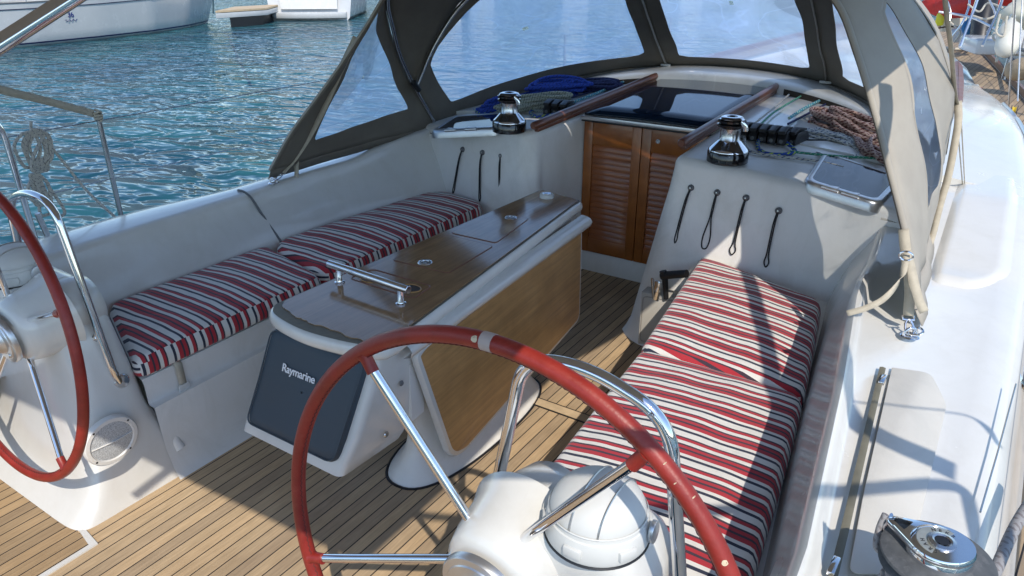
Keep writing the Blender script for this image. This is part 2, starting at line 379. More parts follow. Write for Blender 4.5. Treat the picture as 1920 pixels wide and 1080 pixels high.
# water
WATER = mat('harbour_water', (.012, .066, .090), .09); k = N(WATER)
cw = k.co(scale=(.55, 1.0, 1), rot=(0, 0, R(-38)))
a1 = k.noise(cw, .9, 2, .5, .3); a2 = k.noise(cw, 2.7, 2, .5, .7); a3 = k.noise(cw, 8, 1, .5, .3)
hh = k.math('ADD', k.math('MULTIPLY', a1, 1.2), k.math('ADD', k.math('MULTIPLY', a2, 1.0), k.math('MULTIPLY', a3, .10)))
k.bump(hh, 1.0, .24); k.b.inputs['IOR'].default_value = 1.33
k.l(k.ramp(a1, [(.35, (.011, .060, .090)), (.7, (.026, .12, .135))]), k.b.inputs['Base Color'])
k.b.inputs['Specular IOR Level'].default_value = .5
#==MAIN==
# ================================================================ SETTING
g = G(); g.add([(-400, -300, -.42), (300, -300, -.42), (300, 500, -.42), (-400, 500, -.42)], [[0, 1, 2, 3]])
tag(g.obj('water', WATER), kind='structure')
g = G(); rows = [[], [], [], []]
for i in range(241):
    a_ = 2 * math.pi * i / 240; r_ = 175 + 12 * math.sin(3 * a_ + 1) + 6 * math.sin(7 * a_); ux, uy = math.cos(a_), math.sin(a_)
    h_ = 9 + 5 * noise.noise(V((ux * 2.2, uy * 2.2, 1))) + 2.5 * noise.noise(V((ux * 9, uy * 9, 4))) + .8 * noise.noise(V((ux * 40, uy * 40, 2)))
    for k_, (f_, z_) in enumerate(((1.0, -.6), (1.01, .9), (1.06, 1.0), (1.25, 1.0))):
        rows[k_].append(V((ux * r_ * f_, uy * r_ * f_, -.6 if k_ == 0 else (.8 if k_ == 1 else h_ * (.55 if k_ == 2 else 1.0)))))
g.grid(rows); hl = g.obj('added_hills', noisy('added_hillside', (.085, .10, .07), .9, .35, .15)); hl['kind'] = 'structure'  # unseen ridge ring, added to keep bright low sky out of water reflections
# ================================================================ OUR YACHT (moulded hull, deck and cockpit)
yacht = thing('sailing_yacht', 'white cruising yacht in the foreground with teak cockpit sole', 'yacht')
g = G(); ye = 3.78
g.grid([[(x, y, 0) for x in (-.86, -.4, 0, .4, .9)] for y in (-1.2, 0, .78, 1.6, 2.4, 3.2, ye)])
g.obj('cockpit_sole', TEAK, yacht)
# sole level helm area to port, beyond the white joint
g = G(); g.add([(-2.0, -1.2, .002), (-.622, -1.2, .002), (-.622, .785, .002), (-.72, .785, .002), (-.72, 1.0, .002), (-2, 1.2, .002)], [[0, 1, 2, 3, 4, 5]])
# margin strip and cross plank pieces lie 4 mm proud
g2 = G()
a, b, c_, d_ = Pz(1005.6, 749, .004), Pz(1262, 840, .004), Pz(1262, 858, .004), Pz(994.4, 758.4, .004)
g2.prism([V((.05, a.y - .035, .0)), V((.80, a.y - .035, .0)), V((.80, a.y + .015, .0)), V((.05, a.y + .015, .0))], (0, 0, .004))
g2.obj('cross_plank', TEAKP, yacht)
g2 = G()
for yy in (a.y - .040, a.y + .015): g2.prism([V((.05, yy, 0)), V((.8, yy, 0)), V((.8, yy + .005, 0)), V((.05, yy + .005, 0))], (0, 0, .0045))
g2.obj('caulking_line', BLACK, yacht)
g3 = G(); g3.prism([V((-.716, -1.2, .0)), V((-.66, -1.2, 0)), V((-.652, .80, 0)), V((-.70, .80, 0))], (0, 0, .004)); 
# white joint between the two teak panels
g3 = G(); g3.prism([V((-.622, -1.2, 0)), V((-.604, -1.2, 0)), V((-.604, .792, 0)), V((-.70, .805, 0)), V((-.715, .79, 0)), V((-.622, .772, 0))], (0, 0, .006)); g3.obj('sole_joint', GEL, yacht)
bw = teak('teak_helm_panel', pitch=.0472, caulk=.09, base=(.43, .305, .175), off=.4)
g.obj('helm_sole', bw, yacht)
# ---- coamings with seat backs, one loft per side
ZT = [(-3, .70), (2.2, .71), (2.9, .72), (3.6, .815), (4.2, .82)]
XI = {1: [(-2, 1.45), (1.15, 1.415), (1.8, 1.355), (2.4, 1.285), (2.9, 1.265), (3.3, 1.25), (4, 1.25)], -1: [(-2, 1.40), (1.2, 1.40), (2.3, 1.43), (2.6, 1.45), (3.2, 1.41), (3.6, 1.30), (4, 1.25)]}
XB = {1: [(-2, 1.36), (1.35, 1.335), (2.0, 1.25), (2.9, 1.15), (3.3, 1.10)], -1: [(-2, 1.30), (1.3, 1.30), (2.7, 1.29), (3.0, 1.24), (3.4, 1.12)]}
XC = [(-2, 1.74), (1.5, 1.80), (3, 1.85), (4, 1.84), (5.07, 1.78), (5.5, 1.74), (6.3, 1.655), (8, 1.49), (10, 1.20), (11, .96), (12, .55), (12.4, .05)]
XD = [(-2, 1.95), (1, 2.06), (3, 2.13), (5, 2.12), (7, 1.99), (8.6, 1.75), (10.2, 1.48), (12, 1.16), (13.6, .72), (15.2, .03)]
ZD = [(-2, .46), (4, .47), (7, .54), (9, .60), (12, .72), (13.4, .80)]
def seat_y(s): return 1.12 if s < 0 else 1.12
for s in (1, -1):
    rows = []
    for i in range(90):
        y = -1.6 + i * (5.45 / 89); zt = interp(ZT, y); xi = interp(XI[s], y); xb = interp(XB[s], y); xc = interp(XC, y); zd = interp(ZD, y)
        if s < 0: xo = 1.60 if y > 2.2 else lerp(1.60, 1.66, sm((2.2 - y) / .5))
        else: xo = xc - .10
        rd_ = .058 * (1 - sm((y - 2.5) / .5)) if s > 0 else 0
        prof = [(xb - .02, .36), (xb, .40), (xb + .015, .46), (lerp(xb, xi, .45), lerp(.46, zt, .45)), (lerp(xb, xi, .85), zt - .075), (xi - .003, zt - .030 + rd_), (xi + .004, zt - .012 + rd_), (xi + .018, zt + rd_), (xi + (.034 if s > 0 else .04), zt + rd_ * .8), (xi + (.052 if s > 0 else .06), zt + .002), (xo - .06, zt + .002),
                (xo, zt - .008), (xo + .04, zt - .035), (xc - .03 if s > 0 else xo + .09, zt - .12), (xc if s > 0 else xo + .13, zd + .02), ((xc if s > 0 else xo + .13) + .012, zd)]
        rows.append([V((s * x, y, z)) for x, z in prof])
    G().grid(rows, flip=s < 0).obj('coaming', GEL, yacht, ang=70)
# moulded groove and joint across the port seat back
g = G()
sp = spline([Px(470, 366, -1.43), Px(478, 368, -1.405), Px(492, 385, -1.385), Px(505, 410, -1.35), Px(516, 450, -1.31)], 6)
yj = 2.17; pr = []
for x, z in ((-1.50, .716), (-1.46, .716), (-1.425, .700), (-1.405, .672), (-1.385, .62), (-1.34, .53), (-1.30, .45)): pr.append(V((x, yj + (.72 - z) * .25, z)))
g.tube(spline(pr, 5), .006, 6); g.obj('seat_back_joint', DKGREY, yacht)
# locker gasket on the starboard coaming, with hinge ends
g = G(); gp = [Pz(1655, 690, .722), Pz(1613, 868, .722), Pz(1570, 1050, .722), V((1.50, .7, .722))]
g.tube(spline(gp, 5), .01, 6, flat=(.004, .009)); g.obj('locker_gasket', noisy('locker_seal', (.16, .15, .11), .7, .2, 20), yacht)
g = G()
for q in (Pz(1655, 712, .727), Pz(1563, 1062, .727)): G().box(q, (.014, .05, .012), .003, rz=R(-3)).obj('locker_hinge', STEEL, yacht)
# raised non-skid panels on the starboard coaming top
g = G(); q = [(1672, 690), (1745, 700), (1775, 760), (1700, 1078), (1590, 1078), (1618, 930)]
g.prism(fillet([Pz(u, v_, .719) for u, v_ in q + q[:1]], .03, 5)[:-1], (0, 0, .0025), .0015); g.obj('nonskid_panel', NONSKID, yacht)
g = G(); rows = []
for a_ in range(34):
    r_ = []
    for b_ in range(29):
        x = lerp(1.44, 1.74, b_ / 28); ya = 2.74 + .30 * max(0, (x - 1.58) / .16) ** 2 + .25 * max(0, (1.52 - x) / .08) ** 2; y = lerp(2.66, 4.0, (a_ / 33) ** 1.6); d_ = min(x - 1.455, (interp(XC, y) - .115) - x, y - ya)
        r_.append(V((x, y, interp(ZT, y) + .002 - .010 + .030 * sm(d_ / .06))))
    rows.append(r_)
g.grid(rows); g.obj('moulded_step', GEL, yacht, ang=80)
# ---- seats: lid top, front lip, recessed front
def xin(s, y): return interp([(1.0, .765), (1.7, .785), (3.4, .75)], y) if s < 0 else interp([(1.2, .76), (1.7, .73), (3.15, .55), (3.4, .53)], y)
for s in (1, -1):
    rows = []
    for i in range(30):
        y = 1.14 + i * (2.24 / 29); xi = xin(s, y); xb = interp(XB[s], y) + .02
        base = .69 if s < 0 else xi - .10
        prof = [(base - .02, .0), (base - .01, .012), (base + .005, .04), (base + .03, .12), (xi - .035, .285), (xi - .033, .290), (xi - .008, .290), (xi - .001, .297), (xi, .37), (xi + .008, .392), (xi + .03, .400), (xb, .402)]
        rows.append([V((s * x, y, z)) for x, z in prof])
    G().grid(rows, flip=s < 0).obj('seat', GELS, yacht, ang=50)
# vertical groove + strap recess at the aft end of the port seat front
g = G(); g.tube(fillet([V((-.80, 1.185, .30)), V((-.735, 1.185, .12)), V((-.72, 1.19, .09))], .02), .022, 10); g.obj('drain_channel', GELS, yacht)
# ---- helm consoles
def rrect(cx, cy, hx, hy, z, e=4.0, n=72, s=1):
    o = []
    for k in range(n):
        a = 2 * math.pi * k / n; ca, sa = math.cos(a), math.sin(a)
        o.append(V((s * (cx + hx * math.copysign(abs(ca) ** (2 / e), ca)), cy + hy * math.copysign(abs(sa) ** (2 / e), sa), z)))
    return o
for s in (1, -1):
    secs = [(-.01, .690, 1.55, .765, 1.30), (.012, .697, 1.55, .785, 1.30), (.05, .708, 1.5, .83, 1.28), (.12, .722, 1.48, .87, 1.22), (.30, .742, 1.45, .905, 1.165), (.45, .775, 1.42, .92, 1.155), (.58, .81, 1.38, .925, 1.145), (.66, .835, 1.35, .92, 1.14), (.71, .86, 1.33, .91, 1.13), (.745, .89, 1.30, .905, 1.12), (.765, .92, 1.26, .91, 1.10), (.775, .96, 1.22, .92, 1.07)]
    if s > 0: secs = [(z, x0, min(x1, 1.215 - .03 * max(0, z - .7) / .07), y0, y1) for z, x0, x1, y0, y1 in secs]
    rings = [rrect((x0 + x1) / 2, (y0 + y1) / 2, (x1 - x0) / 2, (y1 - y0) / 2, z, 4.2 + 7 * sm((.30 - z) / .3), s=s) for z, x0, x1, y0, y1 in secs]
    g = G(); g.loft(rings)
    # boss that carries the wheel shaft
    g.lathe([(.0, .10), (.085, .10), (.105, .085), (.115, .05), (.125, -.02), (.14, -.06)], axis_frame((s * .93, .945, .672), (0, -1, -.105)), 40)
    g.lathe([(.108, -.02), (.108, .02), (.104, .12), (.09, .17), (.0, .2)], axis_frame((s * .93, .945, .672), (0, 1, .06)), 40)
    g.obj('helm_console', GEL, yacht, ang=60)
# ---- coachroof
def zr(x, y):
    z = .93 + .05 * min(y - 3.3, 1.7) - .06 * x * x
    if y > 5.3: z -= .40 * sm((y - 5.3) / 5.0)
    return z
def block(s):
    """port / starboard shoulder of the coachroof facing the cockpit"""
    if s > 0: path = [(.34, 3.78), (.335, 3.5)] + [(p.x, p.y) for p in fillet([V((.335, 3.45, 0)), V((.33, 3.21, 0)), V((.70, 3.215, 0))], .07, 8)] + [(.9, 3.22), (1.1, 3.225), (1.25, 3.22), (1.42, 3.2)]
    else: path = [(-.405, 3.78), (-.42, 3.72)] + [(p.x, p.y) for p in fillet([V((-.425, 3.70, 0)), V((-.515, 3.33, 0)), V((-.85, 3.36, 0))], .10, 8)] + [(-.95, 3.38), (-1.1, 3.41), (-1.25, 3.45), (-1.5, 3.52)]
    P = [V((x, y, 0)) for x, y in path]; nn = []
    for i in range(len(P)):
        t = (P[min(i + 1, len(P) - 1)] - P[max(i - 1, 0)]).normalized(); nn.append(V((t.y, -t.x, 0)) * (1 if s > 0 else -1))
    # nn points out of the block (aft / towards the companionway)
    rows = []
    draft = .20 if s > 0 else .12; rb = .045
    for z, o in ((-.01, .03), (.03, .012), (.08, 0)):
        rows.append([p + n_ * (draft * (.85 - z) + o) * (1 if abs(n_.y) > .5 else .2) + V((0, 0, z)) for p, n_ in zip(P, nn)])
    for z in (.2, .35, .5, .65, .78): rows.append([p + n_ * draft * (.85 - z) * (1 if abs(n_.y) > .5 else .2) + V((0, 0, z)) for p, n_ in zip(P, nn)])
    def top(q): return zr(q.x, max(q.y, 3.2)) 
    for a_ in (0, 18, 36, 54, 72, 90):
        an = R(a_); r_ = []
        for p, n_ in zip(P, nn):
            q = p - n_ * (rb * (1 - math.cos(an))); q.z = top(q) - rb * (1 - math.sin(an)); r_.append(q)
        rows.append(r_)
    last = rows[-1]
    for t in (.15, .35, .6, .8, 1):
        r_ = []
        for q0 in last:
            q = V((q0.x, lerp(q0.y, 3.80, t), 0)); q.z = top(q); r_.append(q)
        rows.append(r_)
    return G().grid(rows, flip=s < 0)
block(1).obj('cockpit_bulkhead', GELS, yacht, ang=50); block(-1).obj('cockpit_bulkhead', GELS, yacht, ang=50)
# coachroof forward of the bulkhead, down to the side decks
rows = []
for i in range(-1, 70):
    y = 3.78 + max(0, i) * (8.6 / 69); xc = interp(XC, y); zd = interp(ZD, y); r_ = []
    for k_ in range(-22, 23):
        t = k_ / 22; sx = math.copysign(1, t) if t else 1
        at = abs(t); xt = xc - .16
        if at <= .7: x = xt * at / .7; z = zr(x * min(1, 1.5 / max(xt, .01)) if xt > 1.5 else x, y)
        else:
            u_ = (at - .7) / .3; zt_ = zr(min(xt, 1.5), y); an = u_ * math.pi / 2
            x = xt + .16 * math.sin(an) ** .9; z = zd + (zt_ - zd) * max(0, math.cos(an)) ** .55
        r_.append(V((sx * x, y - (.004 if i < 0 else 0), z - (.07 if i < 0 else 0))))
    rows.append(r_)
G().grid(rows).obj('coachroof', GEL, yacht, ang=60)
# companionway sill, lintel, back wall
g = G(); g.box((-.03, 3.775, .062), (.80, .07, .128), .006); g.obj('companionway_sill', GELS, yacht)
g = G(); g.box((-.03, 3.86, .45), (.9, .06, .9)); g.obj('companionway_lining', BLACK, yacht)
# raised breakwater and hatch garage
def yb(x): return 4.80 - .30 * abs(x / 1.0) ** 2.2
rows = []
X_ = [(-1.02 + 2.04 * i / 40) for i in range(41)]
for off, dz in ((0, -.01), (0, .035), (.004, .062), (.02, .076), (.05, .082), (.2, .088), (.5, .085), (1.1, .03), (1.4, -.01)):
    rows.append([V((x, yb(x) + off, zr(x, yb(x) + off) + dz * (1 - .55 * abs(x) ** 3))) for x in X_])
G().grid(rows).obj('hatch_garage', GEL, yacht, ang=50)
# dark slots where the halyards come out from under the garage
for x0, x1 in ((.43, .86), (-.86, -.48)):
    g = G(); ps = []
    n_ = 10
    rows = [[V((x, yb(x) - .006, zr(x, yb(x)) + .004)) for x in [lerp(x0, x1, i / n_) for i in range(n_ + 1)]], [V((x, yb(x) - .006, zr(x, yb(x)) + .042 * (1 - .55 * abs(x) ** 3))) for x in [lerp(x0, x1, i / n_) for i in range(n_ + 1)]]]
    g.grid(rows); g.obj('rope_slot', noisy('slot_dark', (.035, .026, .018), .8), yacht)
# ---- side decks, toe rail and topsides
for s in (1, -1):
    rows = []; 
    for i in range(60):
        y = -2 + i * (17.2 / 59); xc = interp(XC, y) - .03; xd = max(interp(XD, y), .04); zd = interp(ZD, y); xc = min(xc, xd - .03)
        if s < 0 and y < 3.9: xc = min(xc, 1.7)
        rows.append([V((s * max(0, xc), y, zd)), V((s * (xc + xd) / 2, y, zd + .002)), V((s * xd, y, zd))])
    G().grid(rows).obj('side_deck', TEAKD, yacht)
    rows = []
    for i in range(60):
        y = -2 + i * (17.2 / 59); xd = max(interp(XD, y), .04); zd = interp(ZD, y)
        rows.append([V((s * (xd - .05), y, zd + .003)), V((s * (xd + .015), y, zd + .003)), V((s * (xd + .03), y, zd - .06)), V((s * xd * .985, y, zd - .5)), V((s * xd * .90, y, -.6))])
    G().grid(rows).obj('hull', GEL, yacht)
    g = G()
    ys = [-2 + i * (17 / 50) for i in range(51)]
    rows = []
    for y in ys:
        xd = max(interp(XD, y), .04); zd = interp(ZD, y)
        rows.append([V((s * (xd - .045), y, zd)), V((s * (xd - .04), y, zd + .065)), V((s * (xd - .012), y, zd + .065)), V((s * (xd - .005), y, zd))])
    g.grid(rows).obj('toe_rail', TOEW, yacht)
# cabin side window on the starboard side, in its steel frame
def side_pt(y, t, out=.006):
    """t 0..1 up the rounded coachroof side (starboard)"""
    xc = interp(XC, y); zd = interp(ZD, y); xt = xc - .16; zt_ = zr(min(xt, 1.5), y); an = (1 - t) * math.pi / 2
    p = V((xt + .16 * math.sin(an) ** .9, y, zd + (zt_ - zd) * max(0, math.cos(an)) ** .55)); return p + V((.8, 0, .6)).normalized() * out
def side_window(y0, y1, t0, t1, nm):
    loop = []
    for k_ in range(40):
        a_ = 2 * math.pi * k_ / 40; ca, sa = math.cos(a_), math.sin(a_)
        loop.append(((y0 + y1) / 2 + (y1 - y0) / 2 * math.copysign(abs(ca) ** .5, ca), (t0 + t1) / 2 + (t1 - t0) / 2 * math.copysign(abs(sa) ** .6, sa)))
    g = G(); cy, ct = (y0 + y1) / 2, (t0 + t1) / 2
    rings = [[side_pt(lerp(cy, a_, q), lerp(ct, b_, q), .008) for a_, b_ in loop] for q in (.02, .3, .6, .8, 1)]
    g.grid(rings, closed=True); f = g.obj('side_window', ACR, yacht)
    g = G(); g.tube([side_pt(a_, b_, .008) for a_, b_ in loop], .012, 8, closed=True); g.obj('window_frame', ALU, f)
side_window(4.75, 5.75, .18, .62, 'a'); side_window(5.85, 6.6, .22, .6, 'b')
# small dark portlight in the coaming outside
g = G(); 
lp = [V((1.765 + .0, 2.75 + .42 * math.copysign(abs(math.cos(a_)) ** .6, math.cos(a_)), .635 + .05 * math.copysign(abs(math.sin(a_)) ** .7, math.sin(a_)))) + V((.05, 0, .0)) * (-math.sin(a_)) for a_ in [2 * math.pi * k_ / 36 for k_ in range(36)]]
g.add([V((p.x + .012, p.y, p.z)) for p in lp], [list(range(36))]); f = g.obj('coaming_portlight', ACR, yacht)
g = G(); g.tube([V((p.x + .012, p.y, p.z)) for p in lp], .010, 8, closed=True); g.obj('window_frame', STEEL, f)
# ================================================================ CUSHIONS
def cushion(pts, z0, z1, name, label, group, slant=0.0, puff=.026, seed=1, nu=34, nv=26, cr=.05, phase=0.0, side_off=.05):
    """pts: inner-near, outer-near, outer-far, inner-far (plan). u across the boat, v along"""
    A, B_, C_, D = [V((p[0], p[1], 0)) for p in pts]
    def P(u, v):
        # rounded outline
        return A.lerp(B_, u).lerp(D.lerp(C_, u), v)
    def rd(t, r):   # ease that packs samples near the edges
        return .5 - .5 * math.cos(math.pi * t) * (1 - .35 * abs(math.cos(math.pi * t)) ** 3) if 0 < t < 1 else t
    rows = []
    L1 = (B_ - A).length; L2 = (D - A).length
    T = lambda t: t + .06 * math.sin(2 * math.pi * t) * -1
    for j in range(nv + 1):
        v = T(j / nv); r_ = []
        for i in range(nu + 1):
            u = T(i / nu)
            # corner rounding in plan
            du = min(u, 1 - u) * L1; dv = min(v, 1 - v) * L2
            p = P(u, v)
            if du < cr and dv < cr:
                a_, b_ = cr - du, cr - dv; m_ = max(a_, b_); l_ = math.hypot(a_, b_)
                if l_ > 0:
                    f_ = m_ / l_
                    na, nb = a_ * f_, b_ * f_
                    u2 = (cr - na) / L1 if u < .5 else 1 - (cr - na) / L1; v2 = (cr - nb) / L2 if v < .5 else 1 - (cr - nb) / L2
                    p = P(u2, v2)
            e = min(du, dv)
            rr = .028; k_ = min(1, e / rr); ed = rr * .8 * (1 - math.sqrt(max(0, 1 - (1 - k_) ** 2)))
            pf = puff * (math.sin(math.pi * u) ** .6 * math.sin(math.pi * v) ** .6 if 0 < u < 1 and 0 < v < 1 else 0)
            nz = noise.noise(V((p.x * 5, p.y * 5, seed * 7.3))) * .008 + noise.noise(V((p.x * 14, p.y * 9, seed * 3.3))) * .003
            p.z = z1 - ed + pf + nz * min(1, e / .08) ; r_.append(p)
        rows.append(r_)
    g = G(); g.grid(rows)
    ring = rows[0] + [r_[-1] for r_ in rows[1:]] + rows[-1][::-1][1:] + [r_[0] for r_ in rows[::-1][1:-1]]
    ctr = sum(ring, V()) / len(ring)
    rr_ = []
    for t in (0, .12, .4, .7, .9, 1):
        q = []
        for p in ring:
            o = (p - ctr); o.z = 0; o.normalize(); b_ = .007 * math.sin(math.pi * t) - (.008 if t > .95 else 0)
            q.append(V((p.x + o.x * b_, p.y + o.y * b_, lerp(p.z, z0, t))))
        rr_.append(q)
    g.grid(rr_, closed=True)
    pipe = spline([p + V((0, 0, .001)) for p in ring[::3]], 3, closed=True)
    cnt = [0]
    def uvf(p, n_):
        s_ = p.y + slant * p.x + phase
        # gentle wander of the woven stripes
        s_ += .003 * noise.noise(V((p.x * 4, p.y * 2, seed)))
        if abs(n_.z) < .45:
            if abs(n_.y) > abs(n_.x): s_ = .062 + (z1 - p.z) * 1.1 + phase
            elif abs(p.x) < abs(ctr.x): s_ += side_off
        return (s_, p.x)
    o = g.obj(name, STRIPE, None, uvf=uvf, ang=60); tag(o, label, 'cushion', group)
    return o, ring
def piping(o, ring, par):
    pass
ZC = .478
jp = Pz(520, 447, ZC); ji = Pz(618, 492, ZC)
ca = cushion([(-.765, 1.12), (-1.30, 1.335), (-1.305, 2.14), (-.785, 2.02)], .402, ZC, 'seat_cushion', 'red white and navy striped cushion on the port bench beside the port helm console', 'striped seat cushions', slant=.0, seed=1, nv=30)
cb = cushion([(-.785, 2.03), (-1.305, 2.15), (-1.20, 3.34), (-.77, 3.29)], .402, ZC + .004, 'seat_cushion', 'striped cushion on the port bench below the black cord loops, rounded forward end', 'striped seat cushions', slant=.0, seed=2, nv=34, cr=.13)
cc = cushion([(.735, 1.30), (1.33, 1.20), (1.235, 2.19), (.665, 2.19)], .402, ZC, 'seat_cushion', 'sunlit striped cushion on the starboard bench next to the near steering wheel', 'striped seat cushions', slant=-.06, seed=3, nv=36)
cd_ = cushion([(.663, 2.180), (1.237, 2.180), (1.125, 2.95), (.535, 3.17)], .402, ZC + .006, 'seat_cushion', 'sunlit striped cushion on the starboard bench against the bulkhead with four cords', 'striped seat cushions', slant=.16, seed=4, nv=30, cr=.04, puff=.028)
# ================================================================ COCKPIT TABLE
tab = thing('cockpit_table', 'varnished cockpit table with white rim, drop leaf and slate instrument cover', 'table', (-.1, 2.0, 0))
TZ = .70
AL, AR = V((-.345, 1.39, 0)), V((.165, 1.40, 0)); FL, FR = V((-.285, 3.03, 0)), V((-.005, 2.97, 0))
def outline(ins, z, n=8):
    # curved aft edge, rounded corners
    c = [AL, V((-.10, 1.325, 0)), AR, FR, FL]
    ctr = V((-.10, 2.2, 0)); pts = []
    base = [V((-.345, 1.46, 0)), V((-.335, 1.395, 0)), V((-.27, 1.345, 0)), V((-.10, 1.32, 0)), V((.09, 1.345, 0)), V((.17, 1.385, 0)), V((.185, 1.44, 0))]
    aft = spline(base, 6)
    fwd = fillet([V((.0, 2.90, 0)), V((-.006, 2.985, 0)), V((-.04, 3.01, 0)), V((-.27, 3.06, 0)), V((-.292, 3.02, 0)), V((-.293, 2.95, 0))], .02, 4)
    lo = aft + fwd
    out = []
    m = len(lo)
    for i, p in enumerate(lo):
        t = (lo[(i + 1) % m] - lo[i - 1]).normalized(); nrm = V((t.y, -t.x, 0))
        q = p - nrm * ins; q.z = z; out.append(q)
    return out
g = G(); rings = [outline(i_, z_) for i_, z_ in ((.05, TZ - .058), (.012, TZ - .052), (.0, TZ - .040), (-.002, TZ - .025), (.001, TZ - .010), (.008, TZ - .003), (.014, TZ - .001))]
g.loft(rings, True, False); g.obj('table_rim', GEL, tab, ang=60)
# worn margin under the varnish, then the varnished top with a ragged aft edge
g = G(); g.add(outline(.012, TZ - .0005), [list(range(len(outline(0, 0))))]); g.obj('worn_margin', WORN, tab)
lo = outline(.022, TZ + .003); m = len(lo); q = []
for i, p in enumerate(lo):
    if p.y < 1.5:
        t = min(1, (1.5 - p.y) / .10) * (1 if p.x < .10 else .3)
        p = p + V((0, .028 * t + .012 * t * noise.noise(V((p.x * 22, 3, 1))), 0)) * (1.1 if p.x < 0 else .6)
    q.append(p)
# refine ragged edge
qq = []
for i in range(m):
    a_, b_ = q[i], q[(i + 1) % m]; nseg = max(1, int((b_ - a_).length / .012)) if (a_.y < 1.52 and b_.y < 1.52) else 1
    for k_ in range(nseg):
        p = a_.lerp(b_, k_ / nseg)
        if nseg > 1 and p.x < .1: p += V((0, .006 * noise.noise(V((p.x * 60, p.y * 60, 4))), 0))
        qq.append(p)
lo2 = [V((p.x, p.y, TZ)) for p in qq]
g = G(); n_ = len(qq); g.grid([lo2, qq], closed=True); g.add(qq, [list(range(n_))]); top = g.obj('table_top', TABW, tab, ang=50)
# hatches in the top: thin dark joint outlines and flush lids
def lid(c4, nm, r=.02, parent=top, mtl=TABW):
    lo_ = fillet([c4[-1].lerp(c4[0], .5)] + c4 + [c4[-1].lerp(c4[0], .5)], r, 6)[:-1]
    g = G(); z = TZ + .0035
    lo_ = [V((p.x, p.y, z)) for p in lo_]
    g.tube(lo_, .0022, 6, closed=True); g.obj('lid_joint', BROWNP, top)
    g = G(); ctr = sum(lo_, V()) / len(lo_)
    g.prism([ctr + (p - ctr) * .99 - V((0, 0, .0025)) for p in lo_], (0, 0, .0045), 0); return g.obj(nm, mtl, parent, ang=20)
tz = lambda u, v_: Pz(u, v_, TZ + .003)
l1 = lid([tz(735, 488), tz(838, 441), tz(925, 462), tz(840, 513)], 'bottle_lid')
l2 = lid([tz(845, 437), tz(940, 400), tz(992, 410), tz(930, 456)], 'bottle_lid')
g = G()
for (u, v_, par) in ((797, 493, l1), (958, 409, l2)):
    g = G(); c = tz(u, v_); g.lathe([(0, .0035), (.010, .0035), (.011, .001), (.014, .001), (.016, .005), (.024, .0055), (.028, .003), (.029, 0)], Matrix.Translation(c + V((0, 0, .001))), 28); g.obj('lift_ring', STEELB, par)
# glass holder recess under the grab bar
rc = [tz(655, 522), tz(700, 505), tz(810, 537), tz(775, 560)]
rl = fillet([rc[-1].lerp(rc[0], .5)] + rc + [rc[-1].lerp(rc[0], .5)], .022, 6)[:-1]
g = G(); g.tube([V((p.x, p.y, TZ + .003)) for p in rl], .003, 6, closed=True); g.obj('glass_holder_joint', BROWNP, top)
for (u, v_) in ((694, 523), (770, 541)):
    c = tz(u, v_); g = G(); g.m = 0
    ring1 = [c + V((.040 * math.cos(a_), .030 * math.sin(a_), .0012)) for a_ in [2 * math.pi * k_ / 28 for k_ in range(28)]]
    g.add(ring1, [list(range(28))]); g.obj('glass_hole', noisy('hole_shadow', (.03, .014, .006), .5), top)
    g = G(); g.tube([p for p in ring1], .0022, 6, closed=True); g.obj('hole_rim', LEAFW, top)
# round white light / socket on the forward end
c = tz(1025, 370); g = G(); g.lathe([(.034, 0), (.034, .014), (.032, .018), (.024, .0185), (.023, .022), (.0, .0235)], Matrix.Translation(c), 32); lamp = g.obj('lamp_base', PLAST, tab)
g = G(); g.lathe([(.024, .0192), (.022, .0235), (.012, .026), (0, .0265)], Matrix.Translation(c), 32); g.obj('lamp_dome', STEEL, lamp)
# stainless grab bar across the aft end of the top
pa, pb = tz(637, 530), tz(752, 570); hb = .062
ax = (pb - pa).normalized()
g = G(); e0, e1 = pa - ax * .048 + V((0, 0, hb)), pb + ax * .04 + V((0, 0, hb))
g.tube([e0, e0 + ax * .001, e1 - ax * .001, e1], [.0125, .014, .014, .0125], 24); bar = g.obj('grab_bar', STEEL, tab, ang=30)
for p in (pa, pb):
    g = G(); g.lathe([(.018, 0), (.018, .004), (.0115, .006), (.0105, .008), (.0105, hb)], Matrix.Translation(p), 24); g.obj('bar_post', STEEL, bar)
# body under the top: sloping instrument pod at the aft end
def pod_ring(y0, y1, z, xl0, xr0, xl1, xr1, r=.03):
    c = [V((xl0, y0, z)), V((xr0, y0, z)), V((xr1, y1, z)), V((xl1, y1, z))]
    return fillet([c[-1].lerp(c[0], .5)] + c + [c[-1].lerp(c[0], .5)], r, 5)[:-1]
g = G(); secs = [(.655, 1.395, 1.62, -.325, .145, -.33, .12), (.62, 1.385, 1.62, -.332, .142, -.33, .12), (.55, 1.362, 1.62, -.345, .135, -.33, .12), (.38, 1.300, 1.60, -.378, .108, -.33, .11), (.30, 1.262, 1.57, -.400, .085, -.33, .10), (.262, 1.248, 1.53, -.405, .078, -.33, .09), (.245, 1.262, 1.50, -.385, .060, -.31, .07)]
g.loft([pod_ring(a_, b_, z, c, d, e, f) for z, a_, b_, c, d, e, f in secs]); pod = g.obj('instrument_pod', GEL, tab, ang=50)
